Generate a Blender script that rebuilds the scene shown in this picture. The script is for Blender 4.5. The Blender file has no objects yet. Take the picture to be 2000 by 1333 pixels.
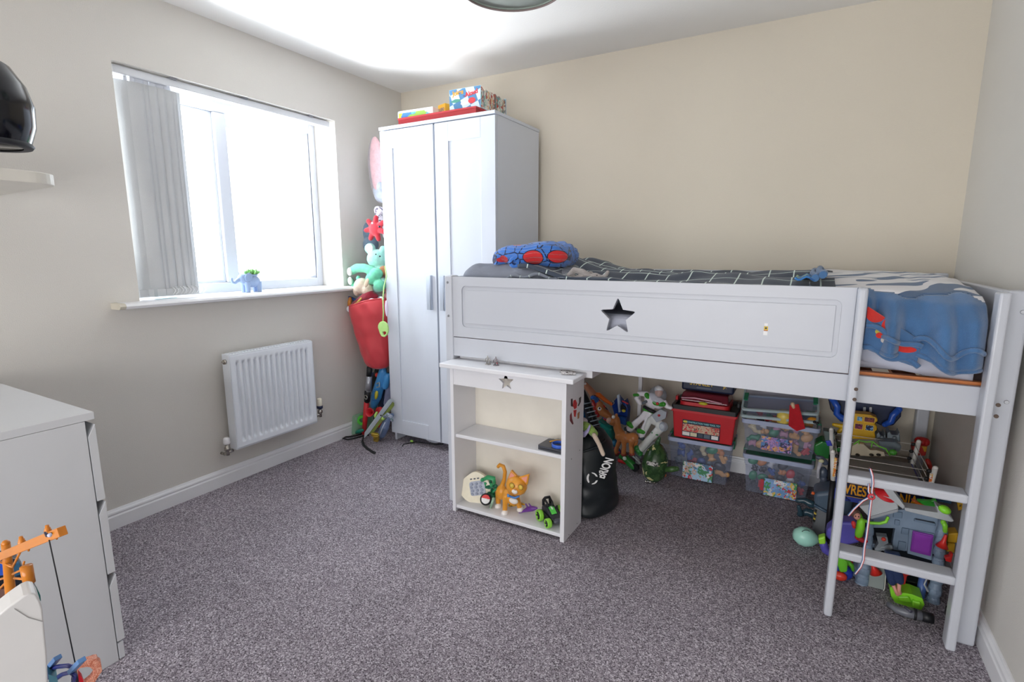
import bpy, bmesh, math, random
from math import pi, sin, cos, radians as R
from mathutils import Vector, Matrix, Euler, noise
from mathutils.geometry import tessellate_polygon
random.seed(4)
S = bpy.context.scene
C = S.collection

# ---------------------------------------------------------------- camera
CAM = Vector((2.6996, -3.1317, 1.2565)); YAW, PITCH, ROLL, FPX = -0.51478, 0.16842, -0.00085, 1021.5
cd = bpy.data.cameras.new('camera'); cam = bpy.data.objects.new('camera', cd); C.objects.link(cam)
fw = Vector((sin(YAW) * cos(PITCH), cos(YAW) * cos(PITCH), -sin(PITCH)))
rt = Vector((cos(YAW), -sin(YAW), 0)); up = rt.cross(fw)
rt2 = cos(ROLL) * rt + sin(ROLL) * up; up2 = -sin(ROLL) * rt + cos(ROLL) * up
cam.matrix_world = Matrix(((rt2.x, up2.x, -fw.x, CAM.x), (rt2.y, up2.y, -fw.y, CAM.y), (rt2.z, up2.z, -fw.z, CAM.z), (0, 0, 0, 1)))
cd.sensor_width = 36; cd.lens = FPX / 2000 * 36; cd.clip_start = 0.02
S.camera = cam

# ---------------------------------------------------------------- light and exposure
S.view_settings.view_transform = 'Standard'; S.view_settings.look = 'None'
S.view_settings.gamma = 1; S.view_settings.use_curve_mapping = False
S.view_settings.exposure = 0.22
S.cycles.use_denoising = True
S.cycles.max_bounces = 10; S.cycles.diffuse_bounces = 6; S.cycles.transparent_max_bounces = 16
S.cycles.sample_clamp_indirect = 6
wd = bpy.data.worlds.new('sky'); S.world = wd; wd.use_nodes = True
bg = wd.node_tree.nodes['Background']; bg.inputs[0].default_value = (0.84, 0.93, 1.0, 1); bg.inputs[1].default_value = 11
def area(name, loc, tgt, sx, sy, power, col=(1, 1, 1), portal=False):
    l = bpy.data.lights.new(name, 'AREA'); l.shape = 'RECTANGLE'; l.size = sx; l.size_y = sy; l.energy = power; l.color = col
    o = bpy.data.objects.new(name, l); C.objects.link(o); o.location = loc
    o.rotation_euler = (Vector(tgt) - Vector(loc)).to_track_quat('-Z', 'Y').to_euler()
    l.cycles.is_portal = portal
    return o
area('window_portal', (-.32, -1.255, 1.555), (1, -1.255, 1.555), 1.25, 1.06, 1, portal=True)
area('added_fill_light', (1.9, -5.35, .85), (1.9, 0, .6), 3.0, 1.5, 74, (.97, .985, 1.0))  # added soft fill from behind the camera; stands for no lamp in the room
area('sunlit_ground_bounce', (-1.35, -1.3, .45), (.55, -1.2, 2.4), 1.5, .9, 300, (.90, .95, 1.0))

# ---------------------------------------------------------------- measuring aid: point of the view ray (u, v) on a real plane
def pt(u, v, **k):
    (a, val), = k.items(); i = 'xyz'.index(a)
    d = rt2 * ((u - 1000) / FPX) + up2 * (-(v - 666.5) / FPX) + fw
    return CAM + d * ((val - CAM[i]) / d[i])

# ---------------------------------------------------------------- materials
def lin(c):
    if isinstance(c, str): c = [int(c[i:i + 2], 16) / 255 for i in (0, 2, 4)]
    return tuple(x / 12.92 if x <= .04045 else ((x + .055) / 1.055) ** 2.4 for x in c)
MATS = {}
def M(col, rough=.5, metal=0, bump=0, bscale=200, var=.04, vscale=8, alpha=1, trans=0, emit=0, sheen=0, spec=.5, name=None):
    key = (str(col), rough, metal, bump, bscale, var, vscale, alpha, trans, emit, sheen, spec)
    if key in MATS: return MATS[key]
    m = bpy.data.materials.new(name or 'mat_%d' % len(MATS)); m.use_nodes = True; MATS[key] = m
    nt = m.node_tree; p = nt.nodes['Principled BSDF']; c = lin(col)
    tc = nt.nodes.new('ShaderNodeTexCoord')
    if var:
        n = nt.nodes.new('ShaderNodeTexNoise'); n.inputs['Scale'].default_value = vscale; n.inputs['Detail'].default_value = 3
        nt.links.new(tc.outputs['Object'], n.inputs['Vector'])
        r = nt.nodes.new('ShaderNodeValToRGB'); nt.links.new(n.outputs['Fac'], r.inputs[0])
        r.color_ramp.elements[0].position = .3; r.color_ramp.elements[1].position = .7
        r.color_ramp.elements[0].color = (*[x * (1 - var) for x in c], 1); r.color_ramp.elements[1].color = (*[min(1, x * (1 + var)) for x in c], 1)
        nt.links.new(r.outputs[0], p.inputs['Base Color'])
    else: p.inputs['Base Color'].default_value = (*c, 1)
    p.inputs['Roughness'].default_value = rough; p.inputs['Metallic'].default_value = metal
    p.inputs['Specular IOR Level'].default_value = spec
    if alpha < 1: p.inputs['Alpha'].default_value = alpha
    if trans: p.inputs['Transmission Weight'].default_value = trans
    if sheen: p.inputs['Sheen Weight'].default_value = sheen; p.inputs['Sheen Roughness'].default_value = .4
    if emit: p.inputs['Emission Color'].default_value = (*c, 1); p.inputs['Emission Strength'].default_value = emit
    if bump:
        n = nt.nodes.new('ShaderNodeTexNoise'); n.inputs['Scale'].default_value = bscale; n.inputs['Detail'].default_value = 2
        nt.links.new(tc.outputs['Object'], n.inputs['Vector'])
        b = nt.nodes.new('ShaderNodeBump'); b.inputs['Strength'].default_value = bump; b.inputs['Distance'].default_value = .004
        nt.links.new(n.outputs['Fac'], b.inputs['Height']); nt.links.new(b.outputs[0], p.inputs['Normal'])
    return m
def nodes(m): return m.node_tree.nodes, m.node_tree.links, m.node_tree.nodes['Principled BSDF']

# ---------------------------------------------------------------- mesh builder
class MB:
    def __init__(s): s.v = []; s.f = []; s.mi = []; s.sm = []; s.m = 0; s.X = Matrix()
    def add(s, vs, fs, smooth=False):
        o = len(s.v); s.v += [s.X @ Vector(p) for p in vs]
        for f in fs: s.f.append([o + i for i in f]); s.mi.append(s.m); s.sm.append(smooth)
        return s
    def bx(s, x0, x1, y0, y1, z0, z1):
        return s.add([(x0, y0, z0), (x1, y0, z0), (x1, y1, z0), (x0, y1, z0), (x0, y0, z1), (x1, y0, z1), (x1, y1, z1), (x0, y1, z1)],
                     [(3, 2, 1, 0), (4, 5, 6, 7), (0, 1, 5, 4), (1, 2, 6, 5), (2, 3, 7, 6), (3, 0, 4, 7)])
    def box(s, c, d, rot=(0, 0, 0)):
        X = s.X.copy(); s.X = X @ Matrix.Translation(c) @ Euler(rot).to_matrix().to_4x4()
        s.bx(-d[0] / 2, d[0] / 2, -d[1] / 2, d[1] / 2, -d[2] / 2, d[2] / 2); s.X = X; return s
    def cone(s, a, b, r0, r1=None, n=16, cap=True):
        a = Vector(a); b = Vector(b); r1 = r0 if r1 is None else r1; d = (b - a).normalized()
        u = d.orthogonal().normalized(); w = d.cross(u); vs = []
        for c, r in ((a, r0), (b, r1)):
            for i in range(n): t = 2 * pi * i / n; vs.append(c + (u * cos(t) + w * sin(t)) * r)
        s.add(vs, [(i, (i + 1) % n, n + (i + 1) % n, n + i) for i in range(n)], True)
        if cap: s.add(vs, [list(range(n))[::-1], list(range(n, 2 * n))])
        return s
    def sph(s, c, r, rot=(0, 0, 0), n=16):
        r = (r, r, r) if not hasattr(r, '__len__') else r
        X = s.X.copy(); s.X = X @ Matrix.Translation(c) @ Euler(rot).to_matrix().to_4x4(); k = max(4, n // 2); vs = [(0, 0, r[2])]
        for j in range(1, k):
            for i in range(n): vs.append((r[0] * sin(pi * j / k) * cos(2 * pi * i / n), r[1] * sin(pi * j / k) * sin(2 * pi * i / n), r[2] * cos(pi * j / k)))
        vs.append((0, 0, -r[2])); fs = [(0, 1 + i, 1 + (i + 1) % n) for i in range(n)]; L = len(vs) - 1
        for j in range(k - 2):
            for i in range(n): a = 1 + j * n + i; b = 1 + j * n + (i + 1) % n; fs.append((a, a + n, b + n, b))
        a = 1 + (k - 2) * n; fs += [(L, a + (i + 1) % n, a + i) for i in range(n)]
        s.add(vs, fs, True); s.X = X; return s
    def tube(s, pts, r, n=8, closed=False, flat=1):
        pts = [Vector(p) for p in pts]; L = len(pts); rs = r if hasattr(r, '__len__') else [r] * L; vs = []; pu = None
        for i, p in enumerate(pts):
            a = pts[i - 1] if (i or closed) else p; b = pts[(i + 1) % L] if (i < L - 1 or closed) else p
            d = (b - a); d = d.normalized() if d.length > 1e-9 else Vector((0, 0, 1))
            u = (pu - d * pu.dot(d)) if pu else d.orthogonal()
            u = u.normalized() if u.length > 1e-6 else d.orthogonal().normalized(); pu = u; w = d.cross(u)
            for k in range(n): t = 2 * pi * k / n; vs.append(p + (u * cos(t) + w * sin(t) * flat) * rs[i])
        fs = []
        for i in range(L if closed else L - 1):
            j = (i + 1) % L
            for k in range(n): q = (k + 1) % n; fs.append((i * n + k, i * n + q, j * n + q, j * n + k))
        s.add(vs, fs, True)
        if not closed: s.add(vs, [list(range(n))[::-1], list(range((L - 1) * n, L * n))])
        return s
    def lathe(s, prof, n=24, c=(0, 0, 0), rot=(0, 0, 0)):
        X = s.X.copy(); s.X = X @ Matrix.Translation(c) @ Euler(rot).to_matrix().to_4x4(); vs = []; k = len(prof)
        for r, z in prof:
            for i in range(n): t = 2 * pi * i / n; vs.append((r * cos(t), r * sin(t), z))
        s.add(vs, [(j * n + i, j * n + (i + 1) % n, (j + 1) * n + (i + 1) % n, (j + 1) * n + i) for j in range(k - 1) for i in range(n)], True)
        s.X = X; return s
    def prism(s, outer, d, axis='y', at=0, holes=()):
        """2D outline (and holes) extruded along axis from at to at+d"""
        f = {'y': lambda a, b, t: (a, t, b), 'x': lambda a, b, t: (t, a, b), 'z': lambda a, b, t: (a, b, t)}[axis]
        loops = [list(outer)] + [list(h) for h in holes]; flat = [p for l in loops for p in l]
        tri = tessellate_polygon([[Vector((p[0], p[1], 0)) for p in l] for l in loops]); N = len(flat)
        vs = [f(a, b, at) for a, b in flat] + [f(a, b, at + d) for a, b in flat]
        fs = [tuple(t) for t in tri] + [tuple(N + i for i in reversed(t)) for t in tri]; o = 0
        for l in loops:
            n = len(l)
            for i in range(n): a = o + i; b = o + (i + 1) % n; fs.append((a, b, b + N, a + N))
            o += n
        return s.add(vs, fs)
    def grid(s, fn, nu, nv, closed_u=False):
        vs = [fn(i / (nu if closed_u else nu - 1), j / (nv - 1)) for j in range(nv) for i in range(nu)]
        fs = [(j * nu + i, j * nu + (i + 1) % nu, (j + 1) * nu + (i + 1) % nu, (j + 1) * nu + i) for j in range(nv - 1) for i in range(nu if closed_u else nu - 1)]
        return s.add(vs, fs, True)
    def build(s, name, mats, parent=None, bevel=0, solid=0, sub=0, remesh=0, seg=2, recalc=True, smooth_it=0, thing=None):
        me = bpy.data.meshes.new(name); me.from_pydata([tuple(v) for v in s.v], [], s.f)
        for m in (mats if isinstance(mats, (list, tuple)) else [mats]): me.materials.append(m)
        for p, mi, sm in zip(me.polygons, s.mi, s.sm): p.material_index = mi; p.use_smooth = sm
        if recalc:
            bm = bmesh.new(); bm.from_mesh(me); bmesh.ops.remove_doubles(bm, verts=bm.verts, dist=1e-5)
            bmesh.ops.recalc_face_normals(bm, faces=bm.faces); bm.to_mesh(me); bm.free()
        o = bpy.data.objects.new(name, me); C.objects.link(o)
        if remesh:
            m = o.modifiers.new('r', 'REMESH'); m.mode = 'VOXEL'; m.voxel_size = remesh; m.use_smooth_shade = True
            m = o.modifiers.new('s', 'SMOOTH'); m.factor = .5; m.iterations = smooth_it or 4
        if bevel: m = o.modifiers.new('b', 'BEVEL'); m.width = bevel; m.segments = seg; m.limit_method = 'ANGLE'; m.angle_limit = .7
        if solid: m = o.modifiers.new('t', 'SOLIDIFY'); m.thickness = solid; m.offset = 0
        if sub: m = o.modifiers.new('u', 'SUBSURF'); m.levels = sub; m.render_levels = sub
        if parent is not None:
            o.parent = parent; o.matrix_parent_inverse = parent.matrix_basis.inverted()
        return o
def tag(o, label, cat, group=None, kind=None):
    o['label'] = label; o['category'] = cat
    if group: o['group'] = group
    if kind: o['kind'] = kind
    return o
def struct(o): o['kind'] = 'structure'; return o
def thing(name, label, cat, loc=(0, 0, 0), group=None):
    o = bpy.data.objects.new(name, None); C.objects.link(o); o.location = loc; o.empty_display_size = .05
    o.matrix_basis; return tag(o, label, cat, group)
def copy_tree(o, parent=None):
    c = o.copy(); C.objects.link(c)
    if parent is not None: c.parent = parent
    for ch in list(o.children): copy_tree(ch, c)
    return c
def rrect(x0, x1, z0, z1, r, n=6):
    out = []
    for cx, cz, a in ((x1 - r, z1 - r, 0), (x0 + r, z1 - r, 90), (x0 + r, z0 + r, 180), (x1 - r, z0 + r, 270)):
        for i in range(n + 1): t = R(a + 90 * i / n); out.append((cx + r * cos(t), cz + r * sin(t)))
    return out
def star(cx, cz, ro, ri, rot=0, tip=.25, sx=1):
    """five-pointed star with blunted tips"""
    out = []
    for k in range(10):
        t = pi / 2 + rot + k * pi / 5; r = ro if k % 2 == 0 else ri; p = Vector((cx + sx * r * cos(t), cz + r * sin(t)))
        if k % 2: out.append(tuple(p)); continue
        a = Vector((cx + sx * ri * cos(t - pi / 5), cz + ri * sin(t - pi / 5))); b = Vector((cx + sx * ri * cos(t + pi / 5), cz + ri * sin(t + pi / 5)))
        q0 = p.lerp(a, tip); q1 = p.lerp(b, tip)
        for i in range(6):
            f = i / 5; out.append(tuple((1 - f) ** 2 * q0 + 2 * f * (1 - f) * p + f * f * q1))
    return out

W, H = 3.282, 2.4
WH = M('C3C6CE', .35, var=.012, vscale=3, name='white_painted_wood')
WARD = M('D4D9E3', .3, var=.01, vscale=3, name='white_foil_sky_tint')  # white foil with the window sky's blue cast put into its colour
UPVC = M('C9CCD4', .25, var=0, name='white_upvc')
CHR = M('B9B4AC', .25, 1, var=.1, vscale=40, name='chrome')
BLK = M('17181C', .5, var=.1, name='black_plastic')
DARK = M('101114', .8, var=0, name='hole_dark')

# ================================================================ THE ROOM
WALLM = M('D3CFC8', .9, bump=.25, bscale=260, var=.012, vscale=2, name='magnolia_wall_paint')
CEILM = M('E9E7E4', .9, bump=.15, bscale=120, var=.01, vscale=2, name='white_ceiling_paint')
TRIM = M('E8E8EA', .35, var=.01, name='white_gloss_trim')
WY0, WY1, WZ0, WZ1 = -1.8705, -.6388, 1.033, 2.078
b = MB()
b.bx(-.3, 0, -5.5, WY0, 0, H).bx(-.3, 0, WY1, 0.2, 0, H).bx(-.3, 0, WY0, WY1, 0, WZ0 - .02).bx(-.3, 0, WY0, WY1, WZ1, H)
struct(b.build('wall_left', WALLM))
struct(MB().bx(0, W + .2, 0, .2, 0, H).build('wall_back', M('D9D0C0', .9, bump=.25, bscale=260, var=.012, vscale=2, name='beige_wall_paint')))
struct(MB().bx(W, W + .2, -5.5, 0, 0, H).build('wall_right', WALLM))
struct(MB().bx(-.3, W + .2, -5.7, -5.5, 0, H).build('wall_rear', WALLM))
struct(MB().bx(-.3, W + .2, -5.7, .2, H, H + .15).build('ceiling', CEILM))
CAR = M('6B605E', .95, name='carpet_twist'); nn, ll, pp = nodes(CAR)
def carpet_nodes():
    tc = nn.new('ShaderNodeTexCoord'); pp.inputs['Roughness'].default_value = 1; pp.inputs['Specular IOR Level'].default_value = .1
    v = nn.new('ShaderNodeTexVoronoi'); v.inputs['Scale'].default_value = 230; v.inputs['Randomness'].default_value = 1
    n1 = nn.new('ShaderNodeTexNoise'); n1.inputs['Scale'].default_value = 230; n1.inputs['Detail'].default_value = 4; n1.inputs['Roughness'].default_value = .7
    n2 = nn.new('ShaderNodeTexNoise'); n2.inputs['Scale'].default_value = 2.2; n2.inputs['Detail'].default_value = 3
    for x in (v, n1, n2): ll.new(tc.outputs['Object'], x.inputs['Vector'])
    r = nn.new('ShaderNodeValToRGB'); cr = r.color_ramp; ll.new(n1.outputs['Fac'], r.inputs[0])
    cr.elements[0].position = .40; cr.elements[0].color = (*lin('2A2429'), 1)
    cr.elements[1].position = .61; cr.elements[1].color = (*lin('EAE2EA'), 1)
    e = cr.elements.new(.46); e.color = (*lin('8A808A'), 1); e = cr.elements.new(.55); e.color = (*lin('A69DA4'), 1)
    r2 = nn.new('ShaderNodeValToRGB'); ll.new(n2.outputs['Fac'], r2.inputs[0])
    r2.color_ramp.elements[0].position = .35; r2.color_ramp.elements[0].color = (.86, .86, .86, 1); r2.color_ramp.elements[1].position = .65
    sc_ = nn.new('ShaderNodeSeparateColor'); ll.new(v.outputs['Color'], sc_.inputs[0]); vr = nn.new('ShaderNodeValToRGB'); vr.color_ramp.interpolation = 'CONSTANT'; ll.new(sc_.outputs[0], vr.inputs[0]); q = vr.color_ramp
    q.elements[0].color = (*lin('2E2930'), 1); q.elements[1].position = .22; q.elements[1].color = (*lin('7A727C'), 1)
    for a_, c_ in ((.45, '989099'), (.65, 'B6AEB6'), (.85, 'EAE4EC')): e = q.elements.new(a_); e.color = (*lin(c_), 1)
    m0 = nn.new('ShaderNodeMixRGB'); m0.inputs[0].default_value = .5; ll.new(r.outputs[0], m0.inputs[1]); ll.new(vr.outputs[0], m0.inputs[2]); r = m0
    mx = nn.new('ShaderNodeMixRGB'); mx.blend_type = 'MULTIPLY'; mx.inputs[0].default_value = 1
    ll.new(r.outputs[0], mx.inputs[1]); ll.new(r2.outputs[0], mx.inputs[2]); ll.new(mx.outputs[0], pp.inputs['Base Color'])
    bp = nn.new('ShaderNodeBump'); bp.inputs['Strength'].default_value = .6; bp.inputs['Distance'].default_value = .004
    ll.new(n1.outputs['Fac'], bp.inputs['Height']); ll.new(bp.outputs[0], pp.inputs['Normal'])
carpet_nodes()
struct(MB().bx(-.3, W + .2, -5.7, .2, -.1, 0).build('floor', CAR))

prof = [(0, 0), (.016, 0), (.016, .060), (.0125, .064), (.0115, .068), (.0145, .073), (.0135, .080), (.0085, .086), (.006, .0935), (0, .0935)]
def baseboard(name, a, bb, nx, ny):
    m = MB(); A = Vector(a); B = Vector(bb); n = Vector((nx, ny, 0)); k = len(prof)
    vs = [A + n * p + Vector((0, 0, z)) for p, z in prof] + [B + n * p + Vector((0, 0, z)) for p, z in prof]
    m.add(vs, [(i, (i + 1) % k, k + (i + 1) % k, k + i) for i in range(k)] + [list(range(k)), list(range(k, 2 * k))[::-1]])
    return struct(m.build(name, TRIM, bevel=.001))
baseboard('baseboard_left', (0, -5.5, 0), (0, 0, 0), 1, 0)
baseboard('baseboard_back', (0.016, 0, 0), (W - .016, 0, 0), 0, -1)
baseboard('baseboard_right', (W, -5.5, 0), (W, 0, 0), -1, 0)

# window: frame, mullion, fixed pane on the left, casement on the right pushed a little open
wf = bpy.data.objects.new('window_1', None); C.objects.link(wf); struct(wf)
X0, X1 = -.265, -.19
m = MB()
m.bx(X0, X1, WY0, WY0 + .06, WZ0, WZ1).bx(X0, X1, WY1 - .045, WY1, WZ0, WZ1)
m.bx(X0, X1, WY0 + .06, WY1 - .045, WZ0, WZ0 + .055).bx(X0, X1, WY0 + .06, WY1 - .045, WZ1 - .065, WZ1)
m.build('window_frame', UPVC, wf, bevel=.004)
MB().bx(X0, X1, -1.315, -1.245, WZ0 + .055, WZ1 - .065).build('mullion', UPVC, wf, bevel=.006)
m = MB(); bz0, bz1 = WZ0 + .055, WZ1 - .065
for a in ((X0 + .01, X1 - .02, -1.81, -1.795, bz0, bz1), (X0 + .01, X1 - .02, -1.33, -1.315, bz0, bz1), (X0 + .01, X1 - .02, -1.795, -1.33, bz0, bz0 + .015), (X0 + .01, X1 - .02, -1.795, -1.33, bz1 - .015, bz1)): m.bx(*a)
m.build('glazing_bead', UPVC, wf, bevel=.003)
GLS = bpy.data.materials.new('window_glass'); GLS.use_nodes = True
g = GLS.node_tree; g.nodes.clear(); o_ = g.nodes.new('ShaderNodeOutputMaterial'); t_ = g.nodes.new('ShaderNodeBsdfTransparent'); gl_ = g.nodes.new('ShaderNodeBsdfGlossy')
gl_.inputs['Roughness'].default_value = .02; mx_ = g.nodes.new('ShaderNodeMixShader'); mx_.inputs[0].default_value = .06
g.links.new(t_.outputs[0], mx_.inputs[1]); g.links.new(gl_.outputs[0], mx_.inputs[2]); g.links.new(mx_.outputs[0], o_.inputs[0])
MB().bx(-.235, -.229, -1.80, -1.325, bz0 + .008, bz1 - .008).build('window_pane', GLS, wf)
# opened casement (hinged on the left, swung outwards a little)
Y0, Y1 = -1.243, -.690
m = MB(); ang = R(7); m.X = Matrix.Translation((-.27, Y0, 0)) @ Matrix.Rotation(ang, 4, 'Z'); L = Y1 - Y0; sw = .05
for a in ((-.05, 0, 0, sw, bz0, bz1), (-.05, 0, L - sw, L, bz0, bz1), (-.05, 0, sw, L - sw, bz0, bz0 + sw), (-.05, 0, sw, L - sw, bz1 - sw, bz1)): m.bx(*a)
sash = m.build('sash', UPVC, wf, bevel=.004)
m2 = MB(); m2.X = m.X; m2.bx(-.03, -.024, sw, L - sw, bz0 + sw, bz1 - sw).build('window_pane', GLS, sash)
m = MB(); m.bx(-.262, -.2, Y1 + .001, Y1 + .006, bz0, bz1).build('rubber_seal', M('6F7178', .6), wf)
m = MB(); m.tube([(-.20, -1.13 + .25 * t, 2.005 - .012 * sin(pi * t) + .004) for t in [i / 8 for i in range(9)]], .002, 6).build('stay_cord', M('B5B9C2', .5), wf)
# sill board
m = MB(); sp = rrect(-.02, .085, 1.0, 1.033, .012); m.X = Matrix()
pr = [(-.21, 1.006), (.07, 1.006), (.08, 1.010), (.086, 1.02), (.08, 1.030), (.07, 1.034), (-.21, 1.034)]
m.add([(x, y, z) for y in (WY0, WY1) for x, z in pr], [(i, (i + 1) % 7, 7 + (i + 1) % 7, 7 + i) for i in range(7)] + [list(range(7)), list(range(7, 14))[::-1]])
pr2 = [(0.0, 1.006)] + pr[1:-1] + [(0.0, 1.034)]
for ya, yb in ((-1.965, WY0), (WY1, -.565)):
    m.add([(x, y, z) for y in (ya, yb) for x, z in pr2], [(i, (i + 1) % 7, 7 + (i + 1) % 7, 7 + i) for i in range(7)] + [list(range(7)), list(range(7, 14))[::-1]])
struct(m.build('trim_1', TRIM, bevel=.001))
m = MB(); m.add([(x, y, z) for y in (-1.99, -1.965) for x, z in pr2], [(i, (i + 1) % 7, 7 + (i + 1) % 7, 7 + i) for i in range(7)] + [list(range(7)), list(range(7, 14))[::-1]])
struct(m.build('trim_2', M('CFC8B8', .6, name='unpainted_sill_end'), bevel=.001))

# ================================================================ VERTICAL BLIND
bl = thing('vertical_blind', 'white vertical blind drawn to the left side of the window, slats stacked together', 'blind', (-.05, -1.25, 2.06))
MB().bx(-.075, -.025, -1.858, -.655, 2.036, 2.072).build('headrail', M('D6D8DC', .4, var=.02), bl, bevel=.006)
for yy in (-1.62, -1.25, -.82): MB().bx(-.08, -.015, yy, yy + .03, 2.070, 2.0775).build('bracket', M('8E9096', .4, 0), bl)
FAB = M('D6D7D8', .9, bump=.3, bscale=400, var=.03, name='blind_fabric', alpha=1); 
nn, ll, pp = nodes(FAB); tl_ = nn.new('ShaderNodeBsdfTranslucent'); tl_.inputs[0].default_value = (.6, .62, .64, 1)
mx_ = nn.new('ShaderNodeMixShader'); mx_.inputs[0].default_value = .22; ll.new(pp.outputs[0], mx_.inputs[1]); ll.new(tl_.outputs[0], mx_.inputs[2]); ll.new(mx_.outputs[0], nn['Material Output'].inputs[0])
ys = [-1.846] + [-1.822 + .0112 * i + .003 * sin(i * 1.9) for i in range(15)]
for i, y0 in enumerate(ys):
    m = MB(); w = .089; a = R(-(13 + 2.5 * sin(i * 2.3))); 
    if i == 0: a = R(-6)
    m.X = Matrix.Translation((-.05, y0, 0)) @ Matrix.Rotation(a, 4, 'Z')
    zb = 1.046
    m.grid(lambda s, t: (.006 * sin(pi * s) - .003, w * s, 2.018 + (zb - 2.018) * t), 7, 12)
    sl = m.build('slat', FAB, bl, solid=.0008)
    m2 = MB(); m2.X = m.X; m2.bx(-.003, .003, .002, w - .002, zb + .001, zb + .036); m2.build('weight_pocket', FAB, sl)
    m2 = MB(); m2.X = m.X; m2.box((0, w / 2, 2.027), (.003, .014, .022)); m2.build('hanger', UPVC, sl)
sl = bl
ROUNDW = M('F4F4F6', .2)
for k in range(13):
    m = MB(); y = -1.75 + .0125 * k + .05
    for j in range(9):
        t = j / 8; m.sph((-.025 + .006 * sin(k * 2.1), y + .012 * sin(pi * t) - .006, 1.088 - .034 * t), .0024, n=6)
    c = m.build('bead_chain', ROUNDW, bl); c['kind'] = 'stuff'

# ================================================================ RADIATOR
rd = thing('radiator', 'white ribbed panel radiator on the wall below the window', 'radiator', (.06, -1.27, .2))
ry0, ry1, rz0, rz1 = -1.530, -1.006, .213, .724
RAD = M('E6EAF0', .3, var=.01, name='radiator_enamel')
m = MB(); n = 14; pitch = (ry1 - ry0 - .05) / n
def radf(s, t):
    y = ry0 + (ry1 - ry0) * s; z = rz0 + (rz1 - rz0) * t; k = (y - ry0 - .025) / pitch; x = .1
    if 0 < k < n:
        e = min(1, max(0, (t - .07) / .03)) * min(1, max(0, (.93 - t) / .03)); ph = (k % 1)
        x += -.017 * e * max(0, min(1, (.36 - abs(ph - .5)) / .16))
    return (x, y, z)
m.grid(radf, 281, 60).build('front_panel', RAD, rd, solid=.002)
MB().bx(.094, .101, ry0 - .003, ry0 + .002, rz0, rz1).bx(.094, .101, ry1 - .002, ry1 + .003, rz0, rz1).bx(.094, .101, ry0, ry1, rz0 - .003, rz0 + .002).bx(.094, .101, ry0, ry1, rz1 - .002, rz1 + .003).build('panel_rim', RAD, rd, bevel=.001)
for yy in (ry0, ry1 - .004): MB().bx(.035, .096, yy - .002, yy + .004, rz0 - .006, rz1 + .006).build('side_panel', RAD, rd, bevel=.003)
m = MB().bx(.036, .094, ry0 + .003, ry1 - .003, rz1 + .001, rz1 + .004)
for k in range(28): yy = ry0 + .012 + k * .018; m.bx(.045, .085, yy, yy + .010, rz1 + .003, rz1 + .007)
m.build('top_grille', RAD, rd)
MB().bx(.03, .045, ry0 + .01, ry1 - .01, rz0 + .01, rz1 - .01).build('rear_panel', RAD, rd)
for yy in (ry0 + .08, ry1 - .08): MB().bx(0, .032, yy, yy + .03, rz0 + .05, rz1 - .05).build('wall_bracket', RAD, rd)
m = MB().cone((.065, ry0 - .001, rz1 - .035), (.065, ry0 - .012, rz1 - .035), .014, .013).cone((.065, ry0 - .01, rz1 - .035), (.065, ry0 - .02, rz1 - .035), .007, .006).build('bleed_plug', CHR, rd)
def valve(y, z, cap, caph, colr, base):
    m = MB().cone((.06, y, z - .062), (.06, y, z + .0), .010).cone((.06, y, z - .035), (.06, y, z - .018), .015, n=6).cone((.06, y + (.03 if y < -1.2 else -.03), z - .045), (.06, y, z - .045), .009)
    m.cone((.06, y, z - .045), (.03, y, z - .062), .0085).cone((.03, y, z - .062), (.002, y, z - .062), .0075)
    v = m.build('valve', CHR, rd)
    m = MB().lathe([(0, z + caph), (.012, z + caph), (.0155, z + caph - .006), (.017, z + .004), (.014, z), (0, z)], 20, (.06, y, 0)); c = m.build('valve_cap', cap, v)
    if base: MB().cone((.06, y, z - .006), (.06, y, z + .012), .0185).build('valve_collar', base, v)
valve(-1.563, .245, M('F0F0F2', .3), .036, None, None)
valve(-.945, .285, M('EDE6D2', .35), .06, None, M('202A4A', .3))
# ================================================================ WARDROBE
wr = thing('wardrobe', 'tall white two-door wardrobe with panelled doors in the back left corner', 'wardrobe', (.74, -.32, 0))
wx0, wx1, wyf, wyb, wh = .325, 1.155, -.585, -.055, 2.011
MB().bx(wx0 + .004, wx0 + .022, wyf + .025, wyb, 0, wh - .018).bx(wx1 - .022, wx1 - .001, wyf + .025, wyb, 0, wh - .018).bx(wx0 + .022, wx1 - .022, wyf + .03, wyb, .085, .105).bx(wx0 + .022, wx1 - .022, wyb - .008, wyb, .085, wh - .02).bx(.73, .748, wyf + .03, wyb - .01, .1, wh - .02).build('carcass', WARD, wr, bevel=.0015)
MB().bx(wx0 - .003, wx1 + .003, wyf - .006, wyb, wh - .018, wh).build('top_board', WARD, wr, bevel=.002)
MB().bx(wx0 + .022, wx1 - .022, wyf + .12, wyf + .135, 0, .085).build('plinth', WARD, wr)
ALU = M('BFC6D2', .35, .6, var=.02, name='brushed_handle')
def wdoor(x0, x1, hx):
    z0, z1 = .058, wh - .024; a, c = x0 + .095, x1 - .095; yf = wyf
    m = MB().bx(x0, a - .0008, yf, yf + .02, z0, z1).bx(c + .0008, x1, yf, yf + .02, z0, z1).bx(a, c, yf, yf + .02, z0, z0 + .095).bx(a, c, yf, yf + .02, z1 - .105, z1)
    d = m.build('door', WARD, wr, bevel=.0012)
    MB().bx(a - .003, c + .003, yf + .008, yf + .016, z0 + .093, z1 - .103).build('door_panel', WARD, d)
    MB().bx(hx, hx + .032, yf - .022, yf - .016, .908, 1.118).bx(hx + .026, hx + .032, yf - .022, yf, .908, 1.118).build('handle', ALU, d, bevel=.001)
    return d
wdoor(wx0, .733, .672); wdoor(.746, wx1, .772)

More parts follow.
